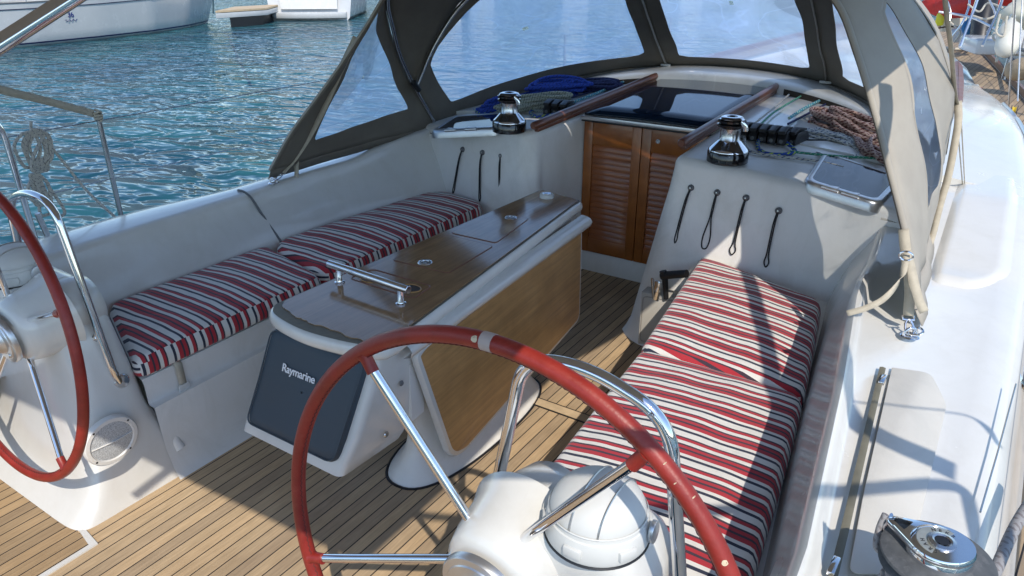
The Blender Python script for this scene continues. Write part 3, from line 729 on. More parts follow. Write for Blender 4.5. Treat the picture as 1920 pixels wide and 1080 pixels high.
# slate cover on the pod face
def face(x, z):   # aft face of the pod
    y = interp([(.262, 1.248), (.30, 1.262), (.38, 1.300), (.55, 1.362), (.62, 1.385), (.655, 1.395)], z); return V((x, y, z))
def cover(ins, out):
    c = [(-.368 + ins, .300 + ins), (.055 - ins, .300 + ins), (.112 - ins, .628 - ins), (-.318 + ins, .628 - ins)]
    lo_ = fillet([V((a_, b_, 0)) for a_, b_ in [((c[3][0] + c[0][0]) / 2, (c[3][1] + c[0][1]) / 2)] + c + [((c[3][0] + c[0][0]) / 2, (c[3][1] + c[0][1]) / 2)]], .035, 6)[:-1]
    return [face(p.x, p.y) + V((0, -.93, .36)) * out for p in lo_]
g = G(); r0, r1, r2, r3 = cover(0, -.01), cover(0, .010), cover(.008, .019), cover(.03, .021)
ctr = sum(r3, V()) / len(r3)
def onface(p): q = face(p.x, p.z) + V((0, -.93, .36)) * .021; return V((p.x, q.y, p.z))
r4 = [onface(ctr.lerp(p, .5)) for p in r3]; r5 = [onface(ctr.lerp(p, .02)) for p in r3]
def uvc(p, n_): return (p.x, p.z)
g.grid([r0, r1, r2, r3, r4, r5], closed=True); cov = g.obj('instrument_cover', SLATE, tab, uvf=uvc, ang=50)
def text(body, loc, size, M3, mtl, name, parent, ext=.0008, bold=.02, space=1.0):
    cu = bpy.data.curves.new(name, 'FONT'); cu.body = body; cu.size = size; cu.extrude = ext; cu.offset = bold * size; cu.align_x = 'CENTER'; cu.space_character = space
    o = bpy.data.objects.new(name, cu); col.objects.link(o); bpy.context.view_layer.update()
    me = bpy.data.meshes.new_from_object(o); bpy.data.objects.remove(o); me.materials.clear(); me.materials.append(mtl)
    M = Matrix.Translation(loc) @ M3.to_4x4()
    pm = Matrix.Identity(4); p = parent
    while p: pm = p.matrix_basis @ pm; p = p.parent
    me.transform(pm.inverted() @ M); o = bpy.data.objects.new(name, me); col.objects.link(o); o.parent = parent; return o
fx = V((1, 0, 0)); fz = V((0, .36, .93)).normalized(); fn = fx.cross(fz)
pt = Px(565, 683, -.14); tt = (.47)
g = G(); g.tube(cover(.004, .0195), .0028, 6, closed=True); g.obj('cover_ridge', SLATE, cov)
c = face(-.158, .508) + V((0, -.93, .36)) * .0245
text('Raymarine', c, .038, Matrix((fx, fz, fn)).transposed(), WHITEP, 'brand_lettering', cov, bold=.014, space=.95)
# column, flared foot
g = G(); rings = []
for z, hx, y0, y1 in ((-.001, .158, 1.555, 2.46), (.012, .150, 1.565, 2.45), (.05, .115, 1.60, 2.42), (.10, .085, 1.63, 2.39), (.2, .062, 1.66, 2.36), (.45, .055, 1.68, 2.36), (.62, .055, 1.66, 2.4)):
    o_ = []; L_ = (y1 - y0) / 2; cy = (y0 + y1) / 2
    for k_ in range(56):
        a_ = 2 * math.pi * k_ / 56; ca, sa = math.cos(a_), math.sin(a_)
        o_.append(V((.022 - .02 * (cy - 2) + hx * math.copysign(abs(ca) ** .8, ca), cy + L_ * math.copysign(abs(sa) ** .8, sa), z)))
    rings.append(o_)
g.loft(rings, False, True); foot = g.obj('table_column', GELS, tab, ang=60)
g = G(); g.tube([p + (p - V((.02, 2, 0))).normalized() * .004 + V((0, 0, .001)) for p in rings[0]], .006, 6, closed=True); g.obj('foot_seal', BLACK, foot)
# box beam under the top
g = G(); rb_ = []
for y, xl, xr, z0 in ((1.55, -.33, .125, .30), (1.62, -.32, .12, .30), (1.63, -.30, .115, .42), (2.0, -.29, .10, .50), (2.9, -.25, -.02, .55)):
    rb_.append([V((xl, y, TZ - .05)), V((xl + .005, y, z0 + .02)), V((xl + .03, y, z0)), V((xr - .03, y, z0)), V((xr - .005, y, z0 + .02)), V((xr, y, TZ - .05))])
g.loft(rb_); g.obj('table_beam', GELS, tab, ang=50)
# drop leaf: white moulded back, varnished outer face
def leafx(y): return lerp(.150, .052, (y - 1.57) / 1.29)
LP = [(1.545, .585), (1.60, .607), (2.86, .628), (2.872, .60), (2.868, .165), (2.84, .135), (2.60, .115), (1.80, .045), (1.74, .06), (1.70, .10)]
def leaf(ins, dx):
    cy = sum(p[0] for p in LP) / len(LP); out = []
    lp = [V((0, a_, b_)) for a_, b_ in LP]; lo_ = fillet([lp[-1].lerp(lp[0], .5)] + lp + [lp[-1].lerp(lp[0], .5)], .03, 3)[:-1]; m = len(lo_)
    for i, p in enumerate(lo_):
        t = (lo_[(i + 1) % m] - lo_[i - 1]).normalized(); n_ = V((0, t.z, -t.y)); 
        q = p + n_ * ins; out.append(V((leafx(q.y) + dx + .02 * (.6 - q.z), q.y, q.z)))
    return out
g = G(); g.loft([leaf(.008, -.026), leaf(0, -.02), leaf(0, -.004), leaf(.006, .004)], True, False); g.fan(leaf(.006, .004)); lf = g.obj('drop_leaf', GEL, tab, ang=50)
g = G()
inner = leaf(.020, .0065); inn = []
for i, p in enumerate(inner):
    inn.append(p + (V((0, .014 + .008 * noise.noise(V((p.z * 20, 1, 2))), .0)) if p.y < 1.82 else V()))
g.grid([leaf(.020, .003), inn], closed=True); g.fan(inn); g.obj('leaf_panel', LEAFW, lf)
# white top hinge strip of the leaf (bevel between top and leaf)
g = G(); ys = [1.50 + i * (2.93 - 1.50) / 20 for i in range(21)]
rows = []
for dx, z in ((-.03, TZ - .046), (-.004, TZ - .048), (.018, TZ - .056), (.028, TZ - .070), (.022, TZ - .092), (-.01, TZ - .105)):
    rows.append([V((leafx(y) + dx, y, z)) for y in ys])
g.grid(rows); g.obj('leaf_hinge', GEL, tab, ang=60)
g = G(); c = V((.108, 1.43, .335)); g.lathe([(0, .004), (.008, .004), (.011, .0)], axis_frame(c + V((.004, 0, 0)), (1, 0, .1)), 16); g.obj('screw_cap', STEELB, pod)
g = G(); c = V((.124, 1.50, .50)); g.lathe([(0, .004), (.007, .004), (.010, .0)], axis_frame(c + V((.006, 0, 0)), (1, 0, .1)), 16); g.obj('screw_cap', DKGREY, pod)
# ================================================================ WHEELS
def wheel(cx, phase, label):
    c = V((cx, .82, .675)); T = thing('steering_wheel', label, 'steering wheel', c, 'steering wheels')
    t = -.104; U_ = V((1, 0, 0)); W_ = V((0, -math.sin(t), math.cos(t))); n_ = U_.cross(W_)   # n_ points forward? check sign
    n_ = V((0, math.cos(t), math.sin(t)))
    Rr = .5
    g = G(); pts = []
    for k_ in range(160):
        a_ = 2 * math.pi * k_ / 160; pts.append(c + U_ * Rr * math.cos(a_) + W_ * Rr * math.sin(a_))
    g.tube(pts, .0158, 18, closed=True); g.obj('rim', LEATHER, T, ang=80)
    # stitched seam on the inner side
    g = G(); sp_ = []
    for k_ in range(480):
        a_ = 2 * math.pi * k_ / 480; r_ = Rr - .0150 - (.0006 if k_ % 2 else 0); sp_.append(c + (U_ * math.cos(a_) + W_ * math.sin(a_)) * r_ + n_ * (-.0055 + (.0016 if k_ % 2 else -.0016)))
    g.tube(sp_, .0013, 4, closed=True); g.obj('stitching', noisy('dark_red_thread', (.12, .02, .015), .7), T)
    hub = c + n_ * .075 + V((-.025, 0, 0))
    for k_ in range(5):
        a_ = R(phase + 72 * k_); d = U_ * math.cos(a_) + W_ * math.sin(a_)
        e = c + d * (Rr - .034); g = G(); g.tube([hub + d * .03, e + d * .005], .0098, 16); sp_ = g.obj('spoke', STEEL, T)
        g = G(); g.tube([e - d * .012, e + d * .018, c + d * (Rr - .008)], [.0122, .0125, .0165], 14); g.obj('spoke_socket', LEATHER, sp_)
    g = G(); g.lathe([(0, -.028), (.02, -.028), (.026, -.024), (.033, -.012), (.036, .0), (.036, .02), (.03, .026), (.02, .028)], axis_frame(hub, n_), 32); hb_ = g.obj('hub', STEEL, T)
    g = G(); g.lathe([(0, -.045), (.012, -.045), (.016, -.042), (.017, -.03), (.017, -.02)], axis_frame(hub, n_), 6); g.obj('hub_nut', STEELB, hb_)
    g = G(); g.lathe([(.022, .02), (.022, .10)], axis_frame(hub, n_), 20); g.obj('shaft', STEELB, T)
    return T, c, U_, W_, n_
WS, c, U_, W_, n_ = wheel(.937, 55, 'near red leather steering wheel with chipped rim in front of the starboard helm console')
def wrap(a0, a1, r, nm, mtl, par, nseg=8):
    g = G(); g.tube([c + (U_ * math.cos(R(a_)) + W_ * math.sin(R(a_))) * .5 for a_ in [lerp(a0, a1, i / nseg) for i in range(nseg + 1)]], r, 18, caps=True); return g.obj(nm, mtl, par)
tag(wrap(90.2, 92.8, .0166, 'tape_band', LEATHER_P, WS), 'pale worn tape band')
# chips: small patches on the camera side of the rim
def chip(ang, tube_ang, la, lt, seed):
    pts_ = []
    for k_ in range(14):
        b_ = 2 * math.pi * k_ / 14; rr = 1 + .35 * noise.noise(V((math.cos(b_) * 2, math.sin(b_) * 2, seed)))
        a_ = R(ang) + la * rr * math.cos(b_); q_ = tube_ang + lt * rr * math.sin(b_)
        ctr = c + (U_ * math.cos(a_) + W_ * math.sin(a_)) * .5; rad = (U_ * math.cos(a_) + W_ * math.sin(a_))
        pts_.append(ctr + (rad * math.cos(q_) - n_ * math.sin(q_)) * .0161)
    g = G(); ctr = c + (U_ * math.cos(R(ang)) + W_ * math.sin(R(ang))) * .5; rad = (U_ * math.cos(R(ang)) + W_ * math.sin(R(ang))); apex = ctr + (rad * math.cos(tube_ang) - n_ * math.sin(tube_ang)) * .0164
    g.grid([pts_, [p.lerp(apex, .5) + (p.lerp(apex, .5) - (c + (p - c).normalized() * .5)).normalized() * .0006 for p in pts_]], closed=True); g.add([p.lerp(apex, .5) for p in pts_] + [apex], [[k_, (k_ + 1) % 14, 14] for k_ in range(14)]); return g.obj('worn_patch', CHIP, WS)
chip(22, .9, .022, .45, 3); chip(33.5, 1.0, .009, .3, 5); chip(93.8, 1.2, .012, .4, 9); chip(45, .5, .0022, .22, 4); chip(48.5, 1.2, .0018, .16, 2); chip(52, .8, .002, .2, 6)
wheel(-.960, 22, 'far red leather steering wheel at the left edge by the port helm console')
# ================================================================ HELM FITTINGS
def helm(s, lab_rail, lab_dome, lab_disc):
    m = lambda x, y, z: V((s * x, y, z))
    r_ = thing('grab_rail', lab_rail, 'grab rail', m(1.0, 1.05, .45), 'helm grab rails')
    pts = fillet([m(.80, 1.10, .35), m(.765, 1.05, .45), m(.880, 1.05, 1.045), m(1.02, 1.05, 1.068), m(1.185, 1.05, 1.015), m(1.245, 1.05, .62), m(1.24, 1.06, .42)], .075, 10)
    # short radius at the feet
    g = G(); g.tube(pts, .0135, 20); g.obj('rail_tube', STEEL, r_, ang=80)
    a_ = m(.795, 1.05, .595); g = G(); g.tube([a_ , a_ + m(.045, -.01, -.005)], .0075, 14); so = g.obj('standoff', STEEL, r_)
    g = G(); g.lathe([(0, .004), (.016, .004), (.018, 0)], axis_frame(m(.815, 1.05, .594), m(-1, 0, .1)), 20); g.obj('mount_plate', STEEL, so)
    g = G(); g.lathe([(0, .006), (.022, .005), (.026, 0), (.026, -.004)], axis_frame(m(.768, 1.07, .428), m(-1, -.1, .2)), 24); g.obj('mount_plate', STEEL, r_)
    # compass with its white hood
    dc = m(1.092, .975, .772); d_ = thing('compass', lab_dome, 'compass', dc, 'helm compasses')
    T_ = Matrix.Translation(dc)
    g = G(); g.lathe([(.0, .0), (.098, .0), (.100, .003), (.098, .006)], T_, 56); g.obj('seal', BLACK, d_)
    g = G(); g.lathe([(.060, .004), (.097, .006), (.099, .012), (.096, .040), (.093, .048), (.086, .052), (.05, .052)], T_, 56); b_ = g.obj('binnacle_ring', PLAST, d_, ang=35)
    for k_ in range(6):
        a_ = R(60 * k_ + 30); g = G(); M_ = T_ @ Matrix.Rotation(a_, 4, 'Z'); g.box((.0965, 0, .026), (.012, .036, .022), .004, M=M_); g.obj('ring_lug', PLAST, b_)
    prof = [(.090 * math.cos(R(a)), .050 + .071 * math.sin(R(a)) ** .85 if a else .050) for a in range(0, 91, 6)]
    g = G(); g.lathe([(.092, .046)] + prof, T_, 56); h_ = g.obj('hood', PLAST, d_, ang=60)
    g = G(); g.lathe([(.0915, .060), (.0930, .062), (.0915, .064)], T_, 56); g.obj('hood_rib', PLAST, h_)
    for off in (-.012, .040):
        g = G(); pts = []
        for a in range(-84, 85, 6):
            x_ = math.sin(R(a)); zz = math.cos(R(a)); yy = off; rr = math.sqrt(max(0, 1 - (yy / .09) ** 2))
            pts.append(dc + V((yy, .091 * x_ * rr, .050 + .0725 * (zz * rr) ** .85)))
        g.tube(pts, .0019, 5); g.obj('hood_seam', ALU, h_)
    g = G(); c_ = dc + V((.098 if s > 0 else .098, .02, .035)); g.prism([c_ + V((0, .018 * math.cos(a), .024 * math.sin(a))) for a in [2 * math.pi * k_ / 20 for k_ in range(20)]], (.010, 0, 0), .002); g.obj('hinge_tab', ALU, d_)
    # grey brake disc behind the hub
    n2 = V((0, -1, -.105)).normalized(); pc = m(.93, .945, .672) + n2 * .124
    f_ = thing('shaft_flange', lab_disc, 'flange', pc, 'shaft flanges')
    A_ = axis_frame(pc, n2)
    Z0 = .0
    g = G(); g.lathe([(.088, -.01), (.088, .001), (.085, .006), (.072, .008), (.070, .011), (.05, .013), (.046, .020), (.036, .030), (.034, .06)], axis_frame(pc + n2 * .0, n2), 48); g.obj('flange_plate', ALU, f_, ang=35)
    for k_ in range(3):
        a_ = R(120 * k_ + 65); g = G(); g.lathe([(0, .004), (.006, .004), (.008, .003), (.009, 0)], axis_frame(A_ @ V((.060 * math.cos(a_), .060 * math.sin(a_), .0115)), n2), 16); g.obj('screw', STEELB, f_)
helm(1, 'polished steel grab rail arching over the starboard helm console', 'white hooded compass on the starboard helm console, half in sun', 'grey aluminium flange behind the near steering wheel hub')
helm(-1, 'polished steel grab rail arching over the port helm console', 'white hooded compass on the shaded port helm console', 'grey aluminium flange behind the far steering wheel hub')
# round loudspeaker on the side of the port console
spc = Px(208, 825, -.728); sn = V((1, -.03, -.10)).normalized(); A_ = axis_frame(spc + sn * .002, sn)
sk = thing('loudspeaker', 'round white loudspeaker with mesh grille on the port helm console side', 'loudspeaker', spc)
g = G(); g.lathe([(.092, -.012), (.092, .002), (.088, .008), (.076, .009), (.072, .004)], A_, 56); g.obj('bezel', GELS, sk, ang=50)
GRL = mat('speaker_mesh', (.45, .47, .48), .6); k = N(GRL); ck = k.n('ShaderNodeTexVoronoi'); ck.inputs['Scale'].default_value = 420; k.l(k.co(), ck.inputs['Vector'])
k.l(k.ramp(ck.outputs[0], [(.25, (.16, .17, .18)), (.5, (.55, .57, .58))]), k.b.inputs['Base Color'])
g = G(); g.lathe([(.074, .004), (.06, .007), (.03, .009), (0, .010)], A_, 48); gr = g.obj('grille', GRL, sk)
g = G(); bx_ = A_.to_3x3() @ V((0, 1, 0)); g.tube([A_ @ V((-.070, .0, .006)), A_ @ V((0, .0, .0125)), A_ @ V((.070, .0, .006))], .003, 6, flat=(.0015, .0045)); g.obj('grille_bar', GELS, gr)
for a in (40, 130, 220, 310):
    g = G(); g.lathe([(0, .0015), (.0035, .001), (.004, 0)], axis_frame(A_ @ V((.082 * math.cos(R(a)), .082 * math.sin(R(a)), .0085)), sn), 10); g.obj('screw', BLACK, sk)
# webbing strap hanging over the port seat front
g = G(); xs = -.77
g.grid([[V((xs - .05, 1.262 + d, .404)), V((xs - .02, 1.262 + d, .408)), V((xs + .006, 1.262 + d, .395)), V((xs + .008, 1.262 + d, .33)), V((xs + .010, 1.262 + d, .29)), V((xs + .014, 1.268 + d, .25)), V((xs + .010, 1.276 + d, .20)), V((xs + .022, 1.285 + d, .165))] for d in (0, .03)])
st = g.obj('hold_down_strap', WEB, None, solid=.0016); tag(st, 'short beige webbing strap hanging from the aft corner of the port bench', 'strap')
g = G(); g.box((xs + .014, 1.277, .300), (.006, .044, .028), .003); g.obj('buckle', PLAST, st)
# ================================================================ CORDS ON THE BULKHEADS
KN = noisy('grey_knob', (.11, .11, .115), .45, .15, 60)
def bulk_y(s, x, z):
    if s > 0: return 3.215 - .20 * (.85 - z)
    return 3.36 + (3.41 - 3.36) * min(1, max(0, (-x - .85) / .25)) - .12 * (.85 - z)
for s, tp, bt, kind in (
    (-1, (868, 280), (850, 362), 'leftmost cord on the port bulkhead'), (-1, (905, 286), (900, 377), 'middle of the three cord loops on the port bulkhead'), (-1, (940, 292), (936, 380), 'port cord nearest the companionway doors'),
    (1, (1296, 352), (1266, 455), 'starboard cord nearest the companionway doors'), (1, (1345, 361), (1320, 466), 'widest open starboard cord, second from the doors'), (1, (1399, 371), (1372, 477), 'third cord from the doors on the starboard bulkhead'), (1, (1460, 395), (1436, 500), 'outermost starboard cord with a small teardrop loop')):
    y0 = bulk_y(s, *( (-.9, .72) if s < 0 else (.6, .76)))
    for _ in range(4): p = Py(*tp, y0); y0 = bulk_y(s, p.x, p.z)
    p = Py(*tp, y0); y1 = y0
    for _ in range(4): q = Py(*bt, y1); y1 = bulk_y(s, q.x, q.z)
    q = Py(*bt, y1)
    T = thing('cord_loop', kind + ', black on a grey knob', 'cord', p, 'black cord loops on the bulkheads')
    g = G(); g.lathe([(0, .016), (.008, .015), (.013, .011), (.0155, .004), (.0155, -.003)], axis_frame(p, (0, -1, .15)), 24); kn = g.obj('knob', KN, T)
    g = G(); g.lathe([(0, .0012), (.003, .001), (.0035, 0)], axis_frame(p + V((0, -.0155, .002)), (0, -1, .15)), 12); g.obj('screw', STEELB, kn)
    d = q - p; L = d.length; lw = {1320: .017, 1436: .010, 1372: .013}.get(bt[0], .006)
    o = V((0, -.006, 0)); sd_ = V((1, 0, 0)); tw = random.uniform(-.006, .006)
    open_ = .45 if bt[0] == 1320 else .75
    def at(t, w): return p + d * t + o + sd_ * w + V((tw * math.sin(t * 3.1), 0, 0)) + V((0, -.004 - .006 * math.sin(t * 5), 0))
    pts = spline([at(.02, .002), at(.25, .0035), at(open_, .004), at(lerp(open_, 1, .6), lw), at(.96, lw * .75), at(1, 0), at(.96, -lw * .75), at(lerp(open_, 1, .6), -lw), at(open_, -.004), at(.25, -.0035), at(.02, -.002)], 6)
    g = G(); g.tube(pts, .0032, 8); g.obj('cord', ROPE_K, T)
# winch handle pocket and handle on the companionway corner
pk = Py(1240, 590, 3.03); 
T = thing('winch_handle_pocket', 'grey plastic pocket on the starboard bulkhead holding the winch handle', 'pocket', Py(1235, 630, 3.02))
c = [Py(1211, 540, 3.03), Py(1285, 552, 3.06), Py(1262, 640, 3.03), Py(1204, 637, 3.0)]
g = G(); b_ = V((0, -.055, 0))
rg = []
for t in (0, 1):
    pass
front = [p + b_ for p in c]
mid = [p + b_ * .9 for p in c]
cx_ = sum(front, V()) / 4
g.prism([p + V((0, .03, 0)) for p in c[::-1]], (0, -.085, 0), .008); g.obj('pocket_body', noisy('grey_beige_plastic', (.42, .40, .36), .5, .06, 10), T)
g = G(); q = [lerp(cx_, p, .86) + V((0, -.0022, 0)) for p in front]
g.tube(fillet([q[-1].lerp(q[0], .5)] + q + [q[-1].lerp(q[0], .5)], .02, 5)[:-1], .002, 6, closed=True); g.obj('pocket_moulding', noisy('grey_beige_dark', (.30, .28, .25), .5), T)
T = thing('hand_crank', 'black gripped winch handle with steel shank standing in the bulkhead pocket', 'winch handle', Py(1240, 560, 2.99))
yy = 2.985
g = G(); g.tube([Py(1240, 518, yy), Py(1250, 516, yy), Py(1288, 513, yy - .02)], [.017, .019, .018], 16); g.obj('grip', BLACK, T)
g = G(); g.tube([Py(1243, 508, yy), Py(1247, 525, yy), Py(1249, 560, yy)], [.017, .014, .012], 14); g.obj('grip_stem', BLACK, T)
g = G(); g.box(Py(1232, 545, yy), (.03, .012, .10), .004); g.obj('shank', STEEL, T)
g = G(); g.tube([Py(1223, 522, yy), Py(1226, 560, yy)], .007, 12); g.obj('lock_lever', STEELB, T)
# ================================================================ COMPANIONWAY DOORS
def door(x0, x1, z0, z1, y, label, lock):
    T = thing('companionway_door', label, 'door', ((x0 + x1) / 2, y, z0), 'louvred companionway doors')
    f = .055; th = .022
    for a_, b_, cc_, dd in ((x0, x0 + f, z0, z1), (x1 - f, x1, z0, z1)):
        g = G(); g.box(((a_ + b_) / 2, y, (cc_ + dd) / 2), (b_ - a_ - .001, th, dd - cc_), .002); g.obj('stile', DOORW, T)
    for cc_, dd in ((z0, z0 + .085), (z1 - .125, z1)):
        g = G(); g.box(((x0 + x1) / 2, y + .001, (cc_ + dd) / 2), (x1 - x0 - 2 * f, th - .002, dd - cc_ - .001), .0015); g.obj('rail', DOORW, T)
    g = G(); g.box(((x0 + x1) / 2, y + .012, (z0 + z1) / 2), (x1 - x0 - f, .003, z1 - z0 - .1)); g.obj('backing', DOORS, T)
    n_ = 17; za, zb = z0 + .085, z1 - .125
    for i in range(n_):
        z = lerp(za, zb, (i + .5) / n_); g = G(); g.box(((x0 + x1) / 2, y + .001, z), (x1 - x0 - 2 * f - .001, .006, (zb - za) / n_ * 1.25), .0015, M=Matrix.Translation((0, y, z)) @ Matrix.Rotation(R(-15 + random.uniform(-2, 2)), 4, 'X') @ Matrix.Translation((0, -y, -z))); g.obj('louvre_slat', DOORS, T)
    if lock:
        g = G(); g.lathe([(0, .006), (.005, .006), (.006, .004), (.012, .004), (.014, 0)], axis_frame(Py(1234, 265, y - th / 2), (0, -1, 0)), 24); g.obj('lock', STEELB, T)
    return T
door(-.402, -.048, .132, .915, 3.735, 'teak louvred companionway door, the full left leaf', False)
door(-.044, .325, .132, .915, 3.735, 'teak louvred companionway door with a round lock, half hidden by the starboard bulkhead', True)
for x_ in (-.396,):
    pass
# sliding hatch
T = thing('sliding_hatch', 'smoked acrylic sliding hatch above the companionway doors', 'hatch', (-.03, 3.7, .95))
g = G(); rows = []
for y in (3.69, 3.9, 4.2, 4.5, 4.84): rows.append([V((x, y, .972 + .05 * (y - 3.7) - .05 * (x + .03) ** 2)) for x in [-.385 + .70 * i / 12 for i in range(13)]])
g.grid(rows); g.obj('hatch_pane', ACR, T, solid=.012)
g = G(); g.box((-.03, 3.688, .945), (.74, .018, .022), .003); g.obj('hatch_front', ALU, T)
g = G(); g.box((-.03, 3.70, .928), (.745, .03, .010), .002); g.obj('hatch_track', BLACK, T)
# teak handrails either side of the hatch
for s, a_, b_, lb in ((-1, V((-.475, 3.28, .955)), V((-.42, 4.86, 1.045)), 'dark teak rail along the port side of the sliding hatch'), (1, V((.335, 3.30, .962)), V((.375, 4.80, 1.040)), 'dark teak rail along the starboard side of the sliding hatch')):
    g = G(); n_ = 24; pts = [a_.lerp(b_, i / n_) for i in range(n_ + 1)]; d = (b_ - a_).normalized()
    rs = [.016, .021] + [.023] * (n_ - 3) + [.021, .016]
    g.tube([a_, a_ + d * .006] + pts[2:-2] + [b_ - d * .006, b_], rs, 14); o = g.obj('teak_handrail', RAILW, ang=50); tag(o, lb, 'handrail', 'teak handrails on the coachroof')
    g = G()
    g.box(((a_ + b_) / 2 + V((0, 0, -.028))), (.03, (b_ - a_).length * .97, .022), .003, M=Matrix.Identity(4)); # packing strip
    c_ = (a_ + b_) / 2; g = G(); an = math.atan2(b_.z - a_.z, b_.y - a_.y)
    g.box((0, 0, -.028), (.026, (b_ - a_).length * .96, .020), .003, M=Matrix.Translation(c_) @ Matrix.Rotation(math.atan2(-(b_.x - a_.x), b_.y - a_.y), 4, 'Z') @ Matrix.Rotation(an, 4, 'X')); g.obj('rail_foot', RAILW, o)
# ================================================================ COACHROOF HATCHES
def deck_hatch(c4, nm, label, hinge):
    """c4: corners on the coachroof, near-inner, near-outer, far-outer, far-inner"""
    T = thing('deck_hatch', label, 'hatch', sum(c4, V()) / 4, 'smoked deck hatches')
    def ring(ins, dz, r):
        ctr = sum(c4, V()) / 4; c_ = [p + (ctr - p).normalized() * ins * 1.35 + V((0, 0, dz)) for p in c4]
        return fillet([c_[-1].lerp(c_[0], .5)] + c_ + [c_[-1].lerp(c_[0], .5)], r, 8)[:-1]
    g = G(); g.grid([ring(-.008, -.03, .06), ring(-.006, .004, .06), ring(0, .014, .055), ring(.010, .018, .05), ring(.026, .018, .045), ring(.028, .014, .045)], closed=True); g.obj('hatch_frame', ALU, T, ang=50)
    r_ = ring(.027, .0155, .045); g = G(); g.add(r_, [list(range(len(r_)))]); g.obj('hatch_glass', ACR, T)
    a_, b_ = c4[0], c4[1]; d = (b_ - a_).normalized()
    for t in hinge:
        p = a_.lerp(b_, t) + V((0, 0, .012)); g = G(); g.tube([p - d * .035, p + d * .035], .010, 12); h = g.obj('hinge', ALU, T)
        g = G(); g.box(p + V((0, .016, .005)), (.065, .03, .006), .002, rz=math.atan2(d.y, d.x)); g.obj('hinge_leaf', ALU, h)
def on_roof(u, v_):
    z = .85
    for _ in range(12): p = Pz(u, v_, z); z = .5 * z + .5 * zr(p.x, max(3.2, p.y))
    return Pz(u, v_, z)
HS = [on_roof(1507, 345), on_roof(1648, 388), on_roof(1695, 338), on_roof(1545, 290)]
deck_hatch(HS, 's', 'smoked deck hatch with aluminium frame on the starboard shoulder beside the pink rope heap', (.35, .62))
HP = [on_roof(935, 244), on_roof(808, 250), on_roof(852, 222), on_roof(955, 215)]
deck_hatch(HP, 'p', 'smoked deck hatch on the port shoulder behind the small winch', (.4, .7))
# ================================================================ SPRAYHOOD (dodger)
def mirror(c): return [V(p) for p in c] + [V((-p[0], p[1], p[2])) for p in c[::-1][1:]]
def resample(pts, n):
    L = [0]
    for a_, b_ in zip(pts, pts[1:]): L.append(L[-1] + (b_ - a_).length)
    out = []; j = 0
    for i in range(n + 1):
        t = L[-1] * i / n
        while j < len(L) - 2 and L[j + 1] < t: j += 1
        out.append(pts[j].lerp(pts[j + 1], (t - L[j]) / max(1e-9, L[j + 1] - L[j])))
    return out
NS = 240
Ec = resample(spline(mirror([(1.475, 2.36, .775), (1.405, 2.46, .95), (1.305, 2.58, 1.13), (1.215, 2.68, 1.29), (1.11, 2.77, 1.47), (1.0, 2.83, 1.63), (.80, 2.88, 1.77), (.4, 2.93, 1.88), (0, 2.95, 1.91)]), 8), NS)
Mc = resample(spline(mirror([(1.385, 3.60, .80), (1.415, 3.46, 1.03), (1.40, 3.31, 1.25), (1.35, 3.20, 1.42), (1.245, 3.06, 1.60), (1.03, 2.98, 1.78), (.7, 2.97, 1.90), (.3, 2.98, 1.97), (0, 2.98, 1.98)]), 8), NS)
Hc = resample(spline(mirror([(1.39, 3.42, 1.08), (1.345, 3.55, 1.31), (1.22, 3.68, 1.54), (.96, 3.80, 1.73), (.5, 3.95, 1.89), (0, 4.0, 1.94)]), 8), NS)
Bc = resample(spline(mirror([(1.385, 3.60, .80), (1.34, 3.90, .865), (1.20, 4.25, .925), (.98, 4.62, 1.0), (.62, 4.92, 1.065), (.25, 5.02, 1.09), (0, 5.03, 1.095)]), 8), NS)
def cv(C, s): s = max(0, min(1, s)) * NS; i = min(int(s), NS - 1); return C[i].lerp(C[i + 1], s - i)
def surf(A, B_, bulge=0, wr=.0):
    def f(s, t):
        p = cv(A, s).lerp(cv(B_, s), t)
        if bulge: p += V((math.copysign(1, p.x) * min(1, abs(p.x)), 0, .4)) * bulge * math.sin(math.pi * t)
        if wr: p += V((1, 1, 0)) * wr * noise.noise(p * 5)
        return p
    return f
wing = surf(Ec, Mc, .014, .022); roof = surf([cv(Mc, lerp(.055, .945, i / NS)) for i in range(NS + 1)], Hc, .01, .008); screen = surf(Bc, Hc, .02, .012)
D = thing('sprayhood', 'taupe canvas sprayhood with clear vinyl windows arched over the companionway', 'sprayhood', (0, 3.4, .8))
